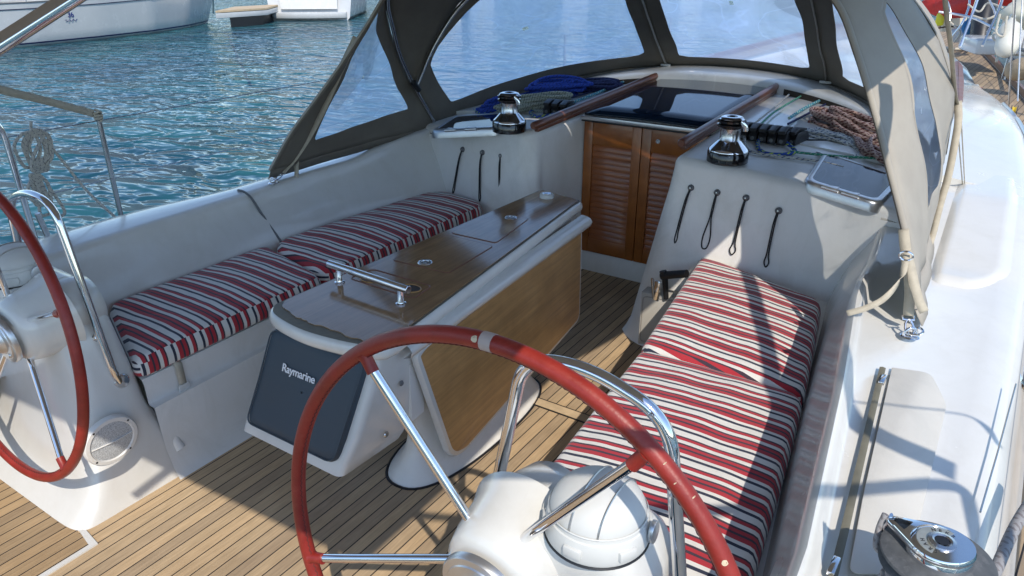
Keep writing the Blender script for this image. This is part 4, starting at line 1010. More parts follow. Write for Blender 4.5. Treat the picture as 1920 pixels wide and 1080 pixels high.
def panel(f, s0, s1, t0, t1, win, rad, nm, n=96):
    """canvas panel with a window: win is a polygon in (s,t)"""
    poly = fillet([V((*win[-1], 0)).lerp(V((*win[0], 0)), .5)] + [V((*p, 0)) for p in win] + [V((*win[-1], 0)).lerp(V((*win[0], 0)), .5)], rad, 8)[:-1]
    # scale so both directions count alike
    inner = resample(poly + [poly[0]], n)[:-1]
    c = sum(inner, V()) / n
    def hit(d):
        k_ = 1e9
        if abs(d.x) > 1e-9: k_ = min(k_, ((s1 if d.x > 0 else s0) - c.x) / d.x)
        if abs(d.y) > 1e-9: k_ = min(k_, ((t1 if d.y > 0 else t0) - c.y) / d.y)
        return c + d * k_
    outer = [hit(p - c) for p in inner]
    for cs, ct in ((s0, t0), (s0, t1), (s1, t0), (s1, t1)):
        q = V((cs, ct, 0)); i = min(range(n), key=lambda k_: abs(math.atan2((outer[k_] - c).cross(q - c).z, (outer[k_] - c).dot(q - c)))); outer[i] = q
    rings = [[f(*(o.lerp(i_, q).xy)) for o, i_ in zip(outer, inner)] for q in (0, .25, .5, .75, .93, 1)]
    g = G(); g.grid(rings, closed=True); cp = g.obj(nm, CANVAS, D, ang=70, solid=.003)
    g = G(); g.grid([[f(*(i_.lerp(c, q).xy)) for i_ in inner] for q in (0, .2, .4, .6, .8, .97)], closed=True); g.obj('vinyl_window', VINYL, D, ang=80)
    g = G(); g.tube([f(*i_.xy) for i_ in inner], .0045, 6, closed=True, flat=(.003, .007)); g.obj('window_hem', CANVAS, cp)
    return cp
for a_, b_ in ((0, 1), (1, -1)):
    S_ = lambda s: a_ + b_ * s
    wn = [(S_(.026), .17), (S_(.034), .88), (S_(.095), .88), (S_(.15), .78), (S_(.235), .30)] if a_ else [(S_(.045), .34), (S_(.050), .60), (S_(.15), .66), (S_(.235), .56), (S_(.225), .40)]
    panel(wing, min(S_(0), S_(.29)), max(S_(0), S_(.29)), 0, 1, wn, .03, 'side_panel')
    # skirt along the coaming
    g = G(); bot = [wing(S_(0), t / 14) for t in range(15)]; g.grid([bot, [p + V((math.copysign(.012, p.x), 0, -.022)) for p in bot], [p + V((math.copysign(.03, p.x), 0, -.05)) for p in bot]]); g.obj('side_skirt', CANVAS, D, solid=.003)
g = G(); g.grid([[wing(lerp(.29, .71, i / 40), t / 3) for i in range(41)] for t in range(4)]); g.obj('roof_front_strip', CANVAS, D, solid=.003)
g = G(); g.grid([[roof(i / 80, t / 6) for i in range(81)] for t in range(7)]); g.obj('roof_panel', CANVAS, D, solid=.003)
sA, sB = .352, .598
panel(screen, 0, sA, 0, 1, [(.045, .16), (sA - .030, .085), (sA - .034, .93), (.045, .90)], .035, 'screen_panel')
panel(screen, sA, sB, 0, 1, [(sA + .022, .075), (sB - .022, .075), (sB - .024, .93), (sA + .024, .93)], .03, 'screen_panel')
panel(screen, sB, 1, 0, 1, [(sB + .022, .09), (.955, .16), (.955, .90), (sB + .024, .93)], .05, 'screen_panel')
for sc in (sA, sB):
    g = G(); g.tube([screen(sc, t / 12) + V((0, -.006, 0)) for t in range(13)], .01, 8, flat=(.014, .004)); z_ = g.obj('zip_flap', noisy('pale_zip_%d' % int(sc * 100), (.36, .34, .30), .8, .2, 60), D)
    g = G(); g.box(screen(sc, .02) + V((0, -.02, -.004)), (.07, .016, .016), .004); g.obj('zip_pull', PLAST, z_)
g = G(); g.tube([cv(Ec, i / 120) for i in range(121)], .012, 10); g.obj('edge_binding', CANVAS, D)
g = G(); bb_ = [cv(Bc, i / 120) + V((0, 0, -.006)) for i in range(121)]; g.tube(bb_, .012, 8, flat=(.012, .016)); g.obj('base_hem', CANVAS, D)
off = lambda C, i, n_: cv(C, i / n_) * 1 + V((-.02 * math.copysign(1, cv(C, i / n_).x) if abs(cv(C, i / n_).x) > .05 else 0, -.01, -.015))
g = G(); g.tube([off(Mc, i, 120) for i in range(121)], .011, 14); g.obj('frame_hoop', GREY_D, D)
g = G(); g.tube([off(Hc, i, 120) for i in range(121)], .0105, 14); g.obj('frame_hoop', GREY_D, D)
for s in (0, 1):
    p = off(Mc, 120 * s, 120); q = off(Hc, 120 * s, 120)
    g = G(); g.box(p + V((0, 0, -.0)), (.035, .035, .05), .006); g.obj('hoop_foot', BLACK, D)
    g = G(); g.tube([q + V((0, .02, -.02)), q + V((0, -.03, .03))], .018, 12); g.obj('hoop_joint', BLACK, D)
# sewn valance seam on the starboard side
# straps and hooks at the sprayhood corners
def hook(p, d, nm_label):
    T = thing('snap_hook', nm_label, 'hook', p, 'sprayhood snap hooks')
    d = V(d).normalized(); sd_ = d.cross(V((0, 0, 1))).normalized()
    g = G(); g.tube([p + sd_ * .016, p + sd_ * .016 - d * .012, p - sd_ * .016 - d * .012, p - sd_ * .016], .003, 8); g.obj('swivel_bar', STEEL, T)
    pts = []
    for k_ in range(20):
        a_ = 2 * math.pi * k_ / 20; pts.append(p - d * (.042 + .03 * math.cos(a_)) + sd_ * .012 * math.sin(a_))
    g = G(); g.tube(pts, .0036, 8, closed=True); g.obj('hook_body', STEEL, T); return T, p - d * .07
def padeye(p, label, rz=0):
    T = thing('padeye', label, 'padeye', p, 'deck padeyes')
    g = G(); g.lathe([(0, .004), (.022, .004), (.027, 0)], Matrix.Translation(p), 24); g.obj('base', STEEL, T)
    g = G(); M_ = Matrix.Translation(p) @ Matrix.Rotation(rz, 4, 'Z')
    g.tube([M_ @ V((.020 * math.cos(a), 0, .003 + .024 * math.sin(a))) for a in [math.pi * k_ / 12 for k_ in range(13)]], .0042, 10); g.obj('eye', STEEL, T)
    g = G(); g.tube([M_ @ V((.012 + .02 * math.cos(a), .022 * math.sin(a), .016 + .006 * math.cos(a))) for a in [2 * math.pi * k_ / 20 for k_ in range(20)]], .0038, 8, closed=True); g.obj('shackle', STEEL, T); return T
pS = Pz(1706, 630, .727); padeye(pS, 'steel padeye and shackle on the starboard coaming under the sprayhood straps', .6)
h0 = Py(1703, 592, 2.30); hook(h0, (h0 - pS), 'steel snap hook joining the starboard sprayhood strap to its padeye')
pP = Pz(513, 343, .72); padeye(pP, 'steel padeye on the port coaming at the foot of the sprayhood', .4)
h1 = Px(530, 324, -1.48); hook(h1, (h1 - pP), 'steel snap hook on the port sprayhood strap')
def strap(pts, wd, name, label, axis, grp=None, mtl=WEB, th=.0018, n=6):
    """flat webbing: sweeps a ribbon of width wd along pts; axis = width direction"""
    P_ = spline(pts, n); ax = V(axis).normalized(); rows = []
    for i, p in enumerate(P_):
        t = (P_[min(i + 1, len(P_) - 1)] - P_[max(0, i - 1)]).normalized(); a2 = (ax - t * ax.dot(t)).normalized()
        rows.append([p - a2 * wd / 2, p + a2 * wd / 2])
    o = G().grid(rows).obj(name, mtl, None, solid=th, ang=80); return tag(o, label, 'strap', grp)
SG = 'sprayhood webbing straps'
strap([Px(668, 70, -1.20), Px(640, 128, -1.28), Px(606, 205, -1.36), Px(578, 258, -1.42), Px(552, 298, -1.46), h1], .034, 'webbing_strap', 'beige strap sewn down the aft edge of the port sprayhood side to its hook', (1, .5, .3), SG)
strap([Px(563, 262, -1.46), Px(557, 290, -1.47), Px(556, 330, -1.46), Px(555, 358, -1.45)], .022, 'strap_tail', 'loose strap tail hanging over the port coaming', (.8, .6, 0), SG)
g = G(); q = Px(571, 268, -1.475); g.tube([q + V((.02, 0, .01)), q + V((.02, -.012, -.01)), q + V((-.016, -.02, -.012)), q + V((-.016, -.005, .008))], .0028, 8, closed=True); o = g.obj('strap_buckle', BLACK); tag(o, 'small black buckle on the port sprayhood strap', 'buckle')
strap([Py(1694, 430, 2.44), Py(1699, 480, 2.38), Py(1706, 540, 2.33), h0], .030, 'webbing_strap', 'broad beige strap from the starboard sprayhood corner down to the shackle', (1, -.2, 0), SG)
strap([Py(1701, 470, 2.36), Py(1712, 520, 2.31), Py(1722, 560, 2.29), Py(1733, 585, 2.29)], .026, 'strap_tail', 'folded beige strap end beside the starboard sprayhood hook', (1, .4, 0), SG)
strap([Py(1700, 478, 2.34), Py(1690, 520, 2.30), Py(1660, 558, 2.25), Py(1625, 577, 2.22), Py(1588, 588, 2.20)], .018, 'strap_tail', 'long loose strap tail curling inboard from the starboard sprayhood corner', (.2, .5, .8), SG)
g = G(); q = Py(1699, 480, 2.33); g.tube([q + V((.018 * math.cos(a), 0, .014 * math.sin(a))) for a in [2 * math.pi * k_ / 14 for k_ in range(14)]], .003, 8, closed=True); tag(g.obj('strap_buckle', STEEL), 'small steel buckle on the starboard sprayhood strap', 'buckle')
# webbing from the bimini to the padeye further forward
pF = Pz(1805, 376, .742); padeye(pF, 'steel padeye on the starboard deck holding the bimini webbing', 1.0)
BX = 1.50
strap([Py(1762, -150, 2.6), Py(1772, 0, 2.9), Py(1783, 90, 3.1), Py(1790, 170, 3.3), Py(1797, 205, 3.4)], .018, 'webbing_strap', 'long narrow strap running up outside the sprayhood to the bimini', (1, -.6, 0), 'bimini webbing')
strap([Py(1796, 190, 3.38), Py(1797, 225, 3.3), Py(1790, 270, 3.25), Py(1778, 330, 3.2), Py(1762, 385, 3.15), Py(1748, 440, 3.10), Py(1738, 468, 3.05)], .028, 'strap_tail', 'twisted loose strap tail hanging beside the starboard sprayhood', (1, -.3, .2), 'bimini webbing')
g = G(); 
for dx, lb in ((-.008, 'left one of two thin pale lanyards from the hanging strap to the padeye'), (.008, 'right one of two thin pale lanyards from the hanging strap to the padeye')):
    g = G(); g.tube([Py(1797, 205, 3.4) + V((dx, 0, 0)), pF + V((dx * .5, 0, .03))], .0026, 6); tag(g.obj('lanyard', ROPE_M), lb, 'line', 'thin lanyards')
# ================================================================ BIMINI overhead (its shade falls across the cockpit)
def shp(u, v_, z, h): return Pz(u, v_, z) + sv * (h / sv.z)
Bm = thing('bimini', 'canvas bimini awning stretched over the cockpit above the camera', 'awning', (0, 1, 1.96))
g = G(); n_ = 20
def bx0(y): return interp([(.3, 1.53), (1.0, 1.48), (1.3, 1.475), (1.75, 1.56), (2.2, 1.59), (2.6, 1.61)], y)
rows = []
for j in range(n_ + 1):
    t = j / n_; r_ = []
    for i in range(25):
        u_ = i / 24; y0 = lerp(-.42, -.13, u_); y1 = 2.86; y = lerp(y0, y1, t); x = lerp(-1.75, bx0(y), u_); r_.append(V((x, y, 1.95 + .04 * math.sin(math.pi * u_) + .02 * math.sin(math.pi * t))))
    rows.append(r_)
g.grid(rows); g.obj('canopy', BIM, Bm, solid=.004)
t0, t1 = Pd(210, -52, 1.34), Pd(-45, 112, 1.30); dd = (t0 - t1).normalized()
g = G(); g.tube([t1 - dd * .5, t1, t0, t0 + dd * .35], .0128, 18); g.obj('frame_tube', STEEL, Bm)
K = shp(1800, 884, .72, 1.12)
bow = [V((2.02, .80, .5)), shp(1872, 1075, .72, .55), K + V((0, 0, -.03)), shp(1520, 926, .72, 1.22), shp(1310, 962, .478, 1.50), V((1.5, .1, 1.97)), V((1.0, -.1, 1.97))]  # unseen bow, shaped backwards from the shadow bands on coaming and cushion
g = G(); g.tube(fillet(bow, .14, 8), .015, 14); g.obj('frame_tube', STEEL, Bm)
st_pts = [shp(1396, 480, .50, 1.47), shp(1412, 560, .50, 1.47), shp(1436, 650, .50, 1.47), shp(1462, 740, .50, 1.46), shp(1486, 840, .478, 1.46)]  # unseen straps, added and shaped so their shadows cross cushion and deck
g = G(); g.tube(spline([shp(1385, 440, .55, 1.42)] + st_pts + [K], 6), .02, 8, flat=(.004, .030)); g.obj('shadow_caster_strap', WEB, Bm)
st2 = [shp(1560, 752, .70, 1.2), shp(1590, 749, .72, 1.15), shp(1700, 763, .72, 1.12), shp(1830, 780, .72, 1.10), shp(1900, 830, .72, .9)]
g = G(); g.tube(spline(st2, 6), .01, 8, flat=(.003, .012)); g.obj('shadow_caster_strap', WEB, Bm)
# ================================================================ WINCHES
def small_winch(c, label):
    T = thing('winch', label, 'winch', c, 'coachroof winches'); M_ = Matrix.Translation(c)
    g = G(); g.lathe([(0, 0), (.088, 0), (.092, .004), (.092, .048), (.088, .054)], M_, 56); g.obj('base_skirt', BLACKG, T, ang=35)
    g = G(); g.lathe([(.090, .053), (.090, .058), (.082, .066), (.055, .094), (.050, .100)], M_, 56); g.obj('drum_cone', STEEL, T, ang=50)
    g = G(); g.lathe([(.050, .098), (.046, .104), (.045, .150), (.047, .156)], M_, 48); g.obj('drum', STEELB, T, ang=50)
    g = G(); g.lathe([(.047, .154), (.056, .158), (.062, .166), (.062, .172), (.050, .176), (.062, .181), (.063, .190), (.055, .195)], M_, 48); g.obj('jaw', BLACKG, T, ang=50)
    g = G(); g.lathe([(.055, .195), (.050, .203), (.034, .208), (.030, .206), (.018, .206), (.014, .200), (0, .200)], M_, 48); cap = g.obj('top_cap', STEEL, T, ang=50)
    g = G(); g.lathe([(.012, .2065), (.020, .2085), (.024, .2065)], M_, 32); g.obj('cap_ring', BLACKG, cap)
    g = G(); g.tube([c + V((.05, -.03, .19)), c + V((.072, -.03, .172)), c + V((.074, -.028, .152))], .006, 8, flat=(.012, .004)); g.obj('stripper_arm', STEEL, T)
    return T
wc = on_roof(1363, 303); small_winch(wc + V((0, 0, .0)), 'chrome and black winch on the starboard shoulder of the coachroof')
wp = on_roof(955, 246); small_winch(wp, 'chrome and black winch on the port shoulder of the coachroof')
def big_winch(c, label, arm, rope_pts, rmat):
    T = thing('winch', label, 'winch', c, 'primary winches'); M_ = Matrix.Translation(c); H = .172
    g = G(); g.lathe([(0, 0), (.098, 0), (.102, .006), (.096, .026), (.074, .045), (.070, .10), (.074, .118)], M_, 56); g.obj('drum', STEELB, T, ang=40)
    g = G(); g.lathe([(.074, .112), (.098, .116), (.102, .120), (.098, .125), (.080, .131), (.098, .138), (.103, .143), (.102, .148), (.085, .154), (.060, .156)], M_, 64); g.obj('self_tailing_jaw', RUBBER, T, ang=35)
    g = G(); g.lathe([(.061, .152), (.061, .160), (.058, .172), (.053, .179), (.046, .181), (.044, .179)], M_, 56); cap = g.obj('crown', STEEL, T, ang=50)
    g = G(); g.lathe([(.045, .179), (.044, .1815), (.026, .1815), (.025, .1795)], M_, 48); rg = g.obj('name_ring', noisy('dull_ring', (.55, .54, .46), .35, .1, 40, metal=.7), cap)
    g = G(); g.lathe([(.026, .179), (.025, .186), (.018, .188), (.014, .186)], M_, 40); g.obj('socket_collar', STEELB, cap)
    star = []
    for k_ in range(16):
        a_ = 2 * math.pi * k_ / 16; star.append(c + V((math.cos(a_), math.sin(a_), 0)) * (.0155 if k_ % 2 == 0 else .0115) + V((0, 0, .1862)))
    g = G(); g.add(star, [list(range(16))]); g.obj('handle_socket', BLACK, cap)
    # lettering round the ring
    word = 'HARKEN'
    for w0 in (200, 20):
        for i, ch in enumerate(word):
            a_ = R(w0 + i * 20); p = c + V((.035 * math.cos(a_), .035 * math.sin(a_), .1818)); rad = V((math.cos(a_), math.sin(a_), 0)); tn = V((-math.sin(a_), math.cos(a_), 0))
            text(ch, p - rad * .004, .011, Matrix((tn * 1, -rad, V((0, 0, 1)))).transposed() if False else Matrix((-tn, rad * 1.0, V((0, 0, 1)) * 1)).transposed(), BLACK, 'ring_letter', rg, ext=.0002, bold=.01)
    # triangular stripper arm
    d = V(arm).normalized(); sd_ = V((-d.y, d.x, 0)); up = V((0, 0, 1))
    def q(a_, b_, z): return c + d * a_ + sd_ * b_ + up * z
    oc = V((.074, 0, 0)); out_ = []; inn_ = []
    tr = [(.0, .066)] 
    a0 = math.acos((.060 - .015) / .092)
    outline_ = [(.060 * math.cos(a), .060 * math.sin(a)) for a in [lerp(a0, math.pi * 2 - a0, k_ / 40) for k_ in range(41)]] + [(.092 + .015 * math.cos(a), .015 * math.sin(a)) for a in [lerp(-a0, a0, k_ / 10) for k_ in range(11)]]
    outline_ = [V((x, y, 0)) for x, y in outline_]; hole = fillet([V((.064, 0, 0))] + [V((.064, .018, 0)), V((.092, .006, 0)), V((.092, -.006, 0)), V((.064, -.018, 0))] + [V((.064, 0, 0))], .004, 3)[1:-1]
    def rad_hit(poly, an):
        dd_ = V((math.cos(an), math.sin(an), 0)); best = None
        for p_, q_ in zip(poly, poly[1:] + poly[:1]):
            e = q_ - p_; den = dd_.x * e.y - dd_.y * e.x
            if abs(den) < 1e-12: continue
            w_ = p_ - oc; t_ = (w_.x * e.y - w_.y * e.x) / den; u_ = (w_.x * dd_.y - w_.y * dd_.x) / den
            if t_ > 0 and -1e-6 <= u_ <= 1 + 1e-6 and (best is None or t_ > best): best = t_
        return oc + dd_ * (best or .001)
    AN = [2 * math.pi * k_ / 120 for k_ in range(120)]
    O_ = [rad_hit(outline_, a) for a in AN]; I_ = [rad_hit(hole, a) for a in AN]
    def lift(P_, z, sc=1, ctr=V((0, 0, 0))): return [q(ctr.x + (p.x - ctr.x) * sc, ctr.y + (p.y - ctr.y) * sc, z + .010 * max(0, 1 - p.x / .12)) for p in P_]
    g = G(); g.grid([lift(I_, .160), lift(O_, .158, .97), lift(O_, .161), lift(O_, .166), lift(O_, .171, .95), lift(I_, .172, 1.03, oc), lift(I_, .170), lift(I_, .160)], closed=True)
    g.obj('stripper_arm', STEEL, T, ang=45)
    g = G(); g.tube([q(.100, 0, .170), q(.108, 0, .150), q(.104, 0, .12)], .006, 8, flat=(.005, .016)); g.obj('arm_guide', STEEL, T)
    g = G(); g.tube(rope_pts(c, d, sd_), .0065, 12); o = g.obj('winch_sheet', rmat, None); return T, o
WC = Pz(1768, 1012, .90); WC.z = .738
def rp(c, d, s_):
    pts = []
    for k_ in range(70):
        a_ = math.atan2(d.y, d.x) + .25 - k_ * .23; z = .052 + .060 * (1 - k_ / 69) ; pts.append(c + V((.081 * math.cos(a_), .081 * math.sin(a_), z)))
    tail = [c + V((-.10, -.15, .04)), c + V((-.10, -.3, .02))]
    up = [c + d * .10 + s_ * .03 + V((0, 0, .11)), c + d * .112 + s_ * .012 + V((0, 0, .14)), c + d * .112 + V((0, 0, .172))]
    return spline(up[::-1] + pts[::6], 6) + spline([pts[-1]] + tail, 5)[1:]
T, o = big_winch(WC, 'large chrome and grey primary winch in the near right corner, on the starboard coaming', (-.93, .36, 0), rp, ROPE_GY); tag(o, 'grey sheet wound round the large starboard winch', 'rope')
T.scale = (.83, .83, .86)
for v_ in o.data.vertices: v_.co = WC + V(((v_.co.x - WC.x) * .83, (v_.co.y - WC.y) * .83, (v_.co.z - WC.z) * .86))
WP = Pz(30, 400, .90); WP.z = .712; WP = V((-1.60, 1.02, .712))
def rp2(c, d, s_):
    pts = []
    for k_ in range(110):
        a_ = .3 - k_ * .23; z = .015 + .135 * (k_ / 109); pts.append(c + V((.088 * math.cos(a_), .088 * math.sin(a_), z)))
    return spline([Px(440, 397, -1.62), Px(300, 428, -1.64), Px(200, 442, -1.66), pts[0]], 6) + pts[1:]
T, o = big_winch(WP, 'chrome primary winch on the port coaming wound with thick grey rope', (.3, -.9, 0), rp2, ROPE_GY); tag(o, 'thick grey sheet wound on the port winch and led forward along the coaming', 'rope')
# ================================================================ CLUTCHES AND ROPES ON THE COACHROOF
def clutch(c, n, wd, label, rz=0):
    T = thing('rope_clutch', label, 'rope clutch', c, 'black rope clutches')
    M_ = Matrix.Translation(c) @ Matrix.Rotation(rz, 4, 'Z')
    for i in range(n):
        x = (i - (n - 1) / 2) * wd
        prof = [(-.075, 0), (-.075, .028), (-.055, .055), (-.02, .062), (.05, .056), (.075, .035), (.08, 0)]
        g = G(); g.prism([M_ @ V((x - wd * .44, a_, b_)) for a_, b_ in prof], M_.to_3x3() @ V((wd * .88, 0, 0)), .004); b_ = g.obj('clutch_body', BLACK, T, ang=30)
        lp = [(-.085, .052), (-.080, .066), (-.03, .082), (.045, .070), (.05, .060), (-.03, .066)]
        g = G(); g.prism([M_ @ V((x - wd * .36, a_, b2)) for a_, b2 in lp], M_.to_3x3() @ V((wd * .72, 0, 0)), .003); g.obj('lever', BLACK, b_, ang=30)
        g = G(); g.lathe([(0, .002), (.009, .0018), (.010, 0)], axis_frame(M_ @ V((x, -.0755, .016)), M_.to_3x3() @ V((0, -1, 0))), 14); g.obj('rope_exit', DKGREY, b_)
    return T
cS = on_roof(1436, 262); clutch(cS, 5, .047, 'bank of five black rope clutches on the starboard side of the sliding hatch', R(-2))
cP = on_roof(1050, 212); clutch(cP, 3, .052, 'bank of three black rope clutches on the port side of the sliding hatch', R(3))
cL = on_roof(1495, 268); clutch(cL, 1, .05, 'single small black cam cleat beside the starboard clutch bank', R(-12))
def roofp(u, v_, h=.008): p = on_roof(u, v_); return p + V((0, 0, h))
def line(pts, r, m, label, grp=None, n=6, name='rope'):
    g = G(); g.tube(spline(pts, n), r, 10); return tag(g.obj(name, m), label, 'rope', grp)
HG = 'halyards led aft over the coachroof'
line([roofp(1410, 245, .03), roofp(1445, 213, .02), roofp(1478, 184, .02)], .0055, ROPE_W, 'white flecked halyard running to the inner end of the starboard slot', HG, name='halyard')
line([roofp(1420, 248, .03), roofp(1452, 216, .02), roofp(1508, 182, .02)], .005, ROPE_GR, 'thin green halyard crossing to the starboard slot', HG, name='halyard')
line([roofp(1478, 232, .03), roofp(1510, 208, .02), roofp(1546, 190, .02)], .0085, ROPE_T, 'thick teal flecked halyard entering the starboard slot', HG, name='halyard')
line([roofp(1476, 243, .03), roofp(1520, 214, .012), roofp(1556, 194, .01)], .006, ROPE_N, 'dark halyard beside the teal one on the starboard side', HG, name='halyard')
line([roofp(1516, 232, .012), roofp(1545, 218, .012), roofp(1582, 203, .012)], .0075, ROPE_P, 'pink brown halyard entering the outer end of the starboard slot', HG, name='halyard')
line([roofp(1070, 203, .03), roofp(1120, 180, .02), roofp(1178, 155, .02)], .0085, ROPE_T, 'teal flecked halyard along the port handrail', HG, name='halyard')
line([roofp(1085, 208, .03), roofp(1140, 183, .02), roofp(1190, 160, .02)], .008, ROPE_W, 'white flecked halyard nearest the port handrail', HG, name='halyard')
line([roofp(1050, 196, .03), roofp(1100, 178, .012), roofp(1160, 156, .012)], .005, ROPE_N, 'thin dark halyard along the port side of the coachroof', HG, name='halyard')
def heap(c, a_, b_, ang, loops, r, m, label, seed, jit=.25, hgt=.05, tail=None, fig8=False, base=None):
    rnd = random.Random(seed); pts = []
    for k_ in range(loops):
        cx_, cy_ = rnd.uniform(-jit, jit) * a_, rnd.uniform(-jit, jit) * b_; sa_, sb_ = rnd.uniform(.7, 1.1), rnd.uniform(.55, 1.1); da = ang + rnd.uniform(-.35, .35)
        for q in range(12):
            t = 2 * math.pi * q / 12; x = a_ * sa_ * math.cos(t) + cx_; y = b_ * sb_ * (math.sin(2 * t) * .6 if fig8 else math.sin(t)) + cy_
            X = x * math.cos(da) - y * math.sin(da); Y = x * math.sin(da) + y * math.cos(da)
            cr_ = 1 - min(1, math.hypot(x / (a_ * 1.2), y / (b_ * 1.2)))
            z = r + hgt * (k_ / loops) * (.35 + .65 * cr_) + rnd.uniform(0, r)
            xx, yy = c.x + X, c.y + Y
            pts.append(V((xx, yy, (zr(xx, yy) if base is None else base) + z)))
    if tail: pts += [V(p) for p in tail]
    g = G(); g.tube(spline(pts, 4), r, 8); return tag(g.obj('rope_coil', m), label, 'rope', 'coiled ropes')
heap(on_roof(1595, 250), .23, .10, R(-30), 16, .0098, ROPE_P, 'large tangled heap of pink brown rope on the starboard coachroof', 3, .4, .13)
heap(on_roof(1645, 292), .15, .075, R(-60), 9, .0098, ROPE_P, 'pink brown rope spilling down behind the starboard deck hatch', 5, .4, .09)
heap(on_roof(1555, 262), .12, .045, R(-8), 7, .0068, ROPE_WB, 'white and blue rope coil between the starboard clutches and the pink heap', 11, .3, .04, tail=[roofp(1610, 292, .01), roofp(1570, 303, .01), roofp(1530, 290, .01)])
line([roofp(1395, 262, .015), roofp(1402, 285, .01), roofp(1450, 296, .01), roofp(1530, 306, .01), roofp(1580, 318, .01)], .007, ROPE_WB, 'white rope with blue flecks along the front of the starboard clutches')
line([roofp(1445, 252, .012), roofp(1424, 262, .01), roofp(1422, 282, .01), roofp(1445, 293, .01), roofp(1490, 290, .012), roofp(1470, 272, .02)], .009, ROPE_BY, 'blue rope with yellow flecks curled in front of the starboard clutches')
line([roofp(1500, 266, .012), roofp(1560, 266, .01), roofp(1600, 258, .02)], .0045, ROPE_K, 'thin black line from the single cleat to the rope heap')
line([roofp(1480, 290, .015), roofp(1560, 298, .015), roofp(1650, 305, .02)], .006, ROPE_GR, 'dark green line passing behind the starboard deck hatch')
heap(on_roof(1040, 186), .19, .085, R(38), 13, .0105, ROPE_B, 'bright blue rope heap on the port coachroof', 21, .3, .19)
heap(on_roof(940, 206), .12, .06, R(50), 8, .0105, ROPE_B, 'smaller blue rope coil beside the sprayhood hoop on the port side', 24, .3, .10)
heap(on_roof(1105, 172), .20, .06, R(15), 9, .0105, ROPE_N, 'navy rope heap behind the blue rope on the port coachroof', 23, .3, .10)
heap(on_roof(1005, 206), .22, .055, R(52), 11, .0105, ROPE_G, 'grey green rope coil lying between the port winch and clutches', 26, .22, .12)
line([roofp(1075, 212, .03), roofp(1030, 200, .03), roofp(1002, 205, .02), roofp(1005, 212, .015), roofp(1040, 214, .02), roofp(1065, 211, .03)], .008, ROPE_G, 'short grey loop of rope in front of the port clutches')
line([roofp(1010, 208, .015), roofp(994, 214, .01), roofp(1010, 222, .01), roofp(1045, 216, .012), roofp(1060, 212, .02)], .009, ROPE_BY, 'blue and yellow rope end in front of the port clutches')
line([roofp(930, 208, .012), roofp(905, 202, .012), roofp(888, 210, .012), roofp(905, 215, .01), roofp(925, 212, .012)], .008, ROPE_BY, 'blue and yellow rope end beside the sprayhood on the port side')
# ================================================================ GUARD RAILS
def stanchion(x, y, z0, z1, label, lean=0):
    T = thing('stanchion', label, 'stanchion', (x, y, z0), 'guard rail stanchions'); a_ = V((x, y, z0)); b_ = V((x + lean, y, z1))
    g = G(); g.tube([a_, b_ - V((0, 0, .004)), b_], [.0125, .0125, .009], 14); g.obj('post', GREY_D, T)
    g = G(); g.lathe([(0, .03), (.017, .03), (.019, .004), (.03, .003), (.032, 0)], Matrix.Translation(a_), 20); g.obj('base', GREY_D, T)
    return T
stanchion(-2.05, 1.86, .49, 1.085, 'steel stanchion with a knotted line at its top on the port side')
for y in (4.2, 6.3, 8.3): stanchion(-interp(XD, y) + .05, y, interp(ZD, y), interp(ZD, y) + .60, {4.2: 'port stanchion abreast of the sprayhood', 6.3: 'port stanchion seen through the sprayhood window', 8.3: 'forward port stanchion seen through the sprayhood'}[y])
for y, lb in ((5.35, 'starboard stanchion beside the cabin side windows'), (7.5, 'starboard stanchion next to the white fender'), (9.4, 'forward starboard stanchion near the mooring cleat')):
    T = stanchion(interp(XD, y) - .05, y, interp(ZD, y), interp(ZD, y) + .62, lb)
    c_ = V((interp(XD, y) - .05, y, interp(ZD, y))); g = G(); g.tube([c_ + V((-.035, 0, 0)), c_ + V((-.03, 0, .22)), c_ + V((-.012, 0, .24))], .007, 10); g.obj('brace', GREY_D, T)
for s, x0 in ((-1, 'port'), (1, 'starboard')):
    for h, nm in ((.585, 'upper'), (.30, 'lower')):
        pts = [V((s * (interp(XD, y) - .05), y, interp(ZD, y) + h)) for y in (-1, 1.86, 4.2, 5.35, 6.3, 7.5, 8.3, 9.4, 11)]
        g = G(); g.tube(pts, .0028, 6); tag(g.obj('guard_wire', GREY_D), '%s guard wire along the %s side deck' % (nm, x0), 'wire', 'guard wires')
# pushpit tube at the port quarter
T = thing('pushpit', 'bent steel pushpit tube at the left edge behind the coiled rope', 'rail', (-2.0, 1.3, .5))
g = G(); g.tube(fillet([Px(-60, 190, -1.95), Px(3, 238, -1.95), Px(28, 320, -1.95), Px(110, 600, -1.95)], .06, 8), .0135, 16); g.obj('rail_tube', STEEL, T)
g = G(); g.tube([Px(70, 400, -1.72), Px(102, 470, -1.72), Px(112, 500, -1.72)], .012, 14); g.obj('rail_leg', STEELB, T)
strap([Px(-60, 150, -2.0), Px(0, 168, -2.0), Px(70, 185, -2.02), Px(150, 206, -2.05), Px(176, 213, -2.05)], .035, 'webbing_strap', 'beige webbing tied from the port stanchion top back to the pushpit', (0, .3, 1), 'pushpit webbing')
q = V((-2.05, 1.86, 1.07)); g = G()
pts = [q + V((.018 * math.cos(a * 1.7), .018 * math.sin(a * 1.7), -.02 + .010 * math.sin(a * 3.1) + a * .0035)) for a in range(14)]
g.tube(spline(pts, 4), .006, 8); tag(g.obj('knot', WEB), 'knot of beige webbing round the top of the port stanchion', 'knot')
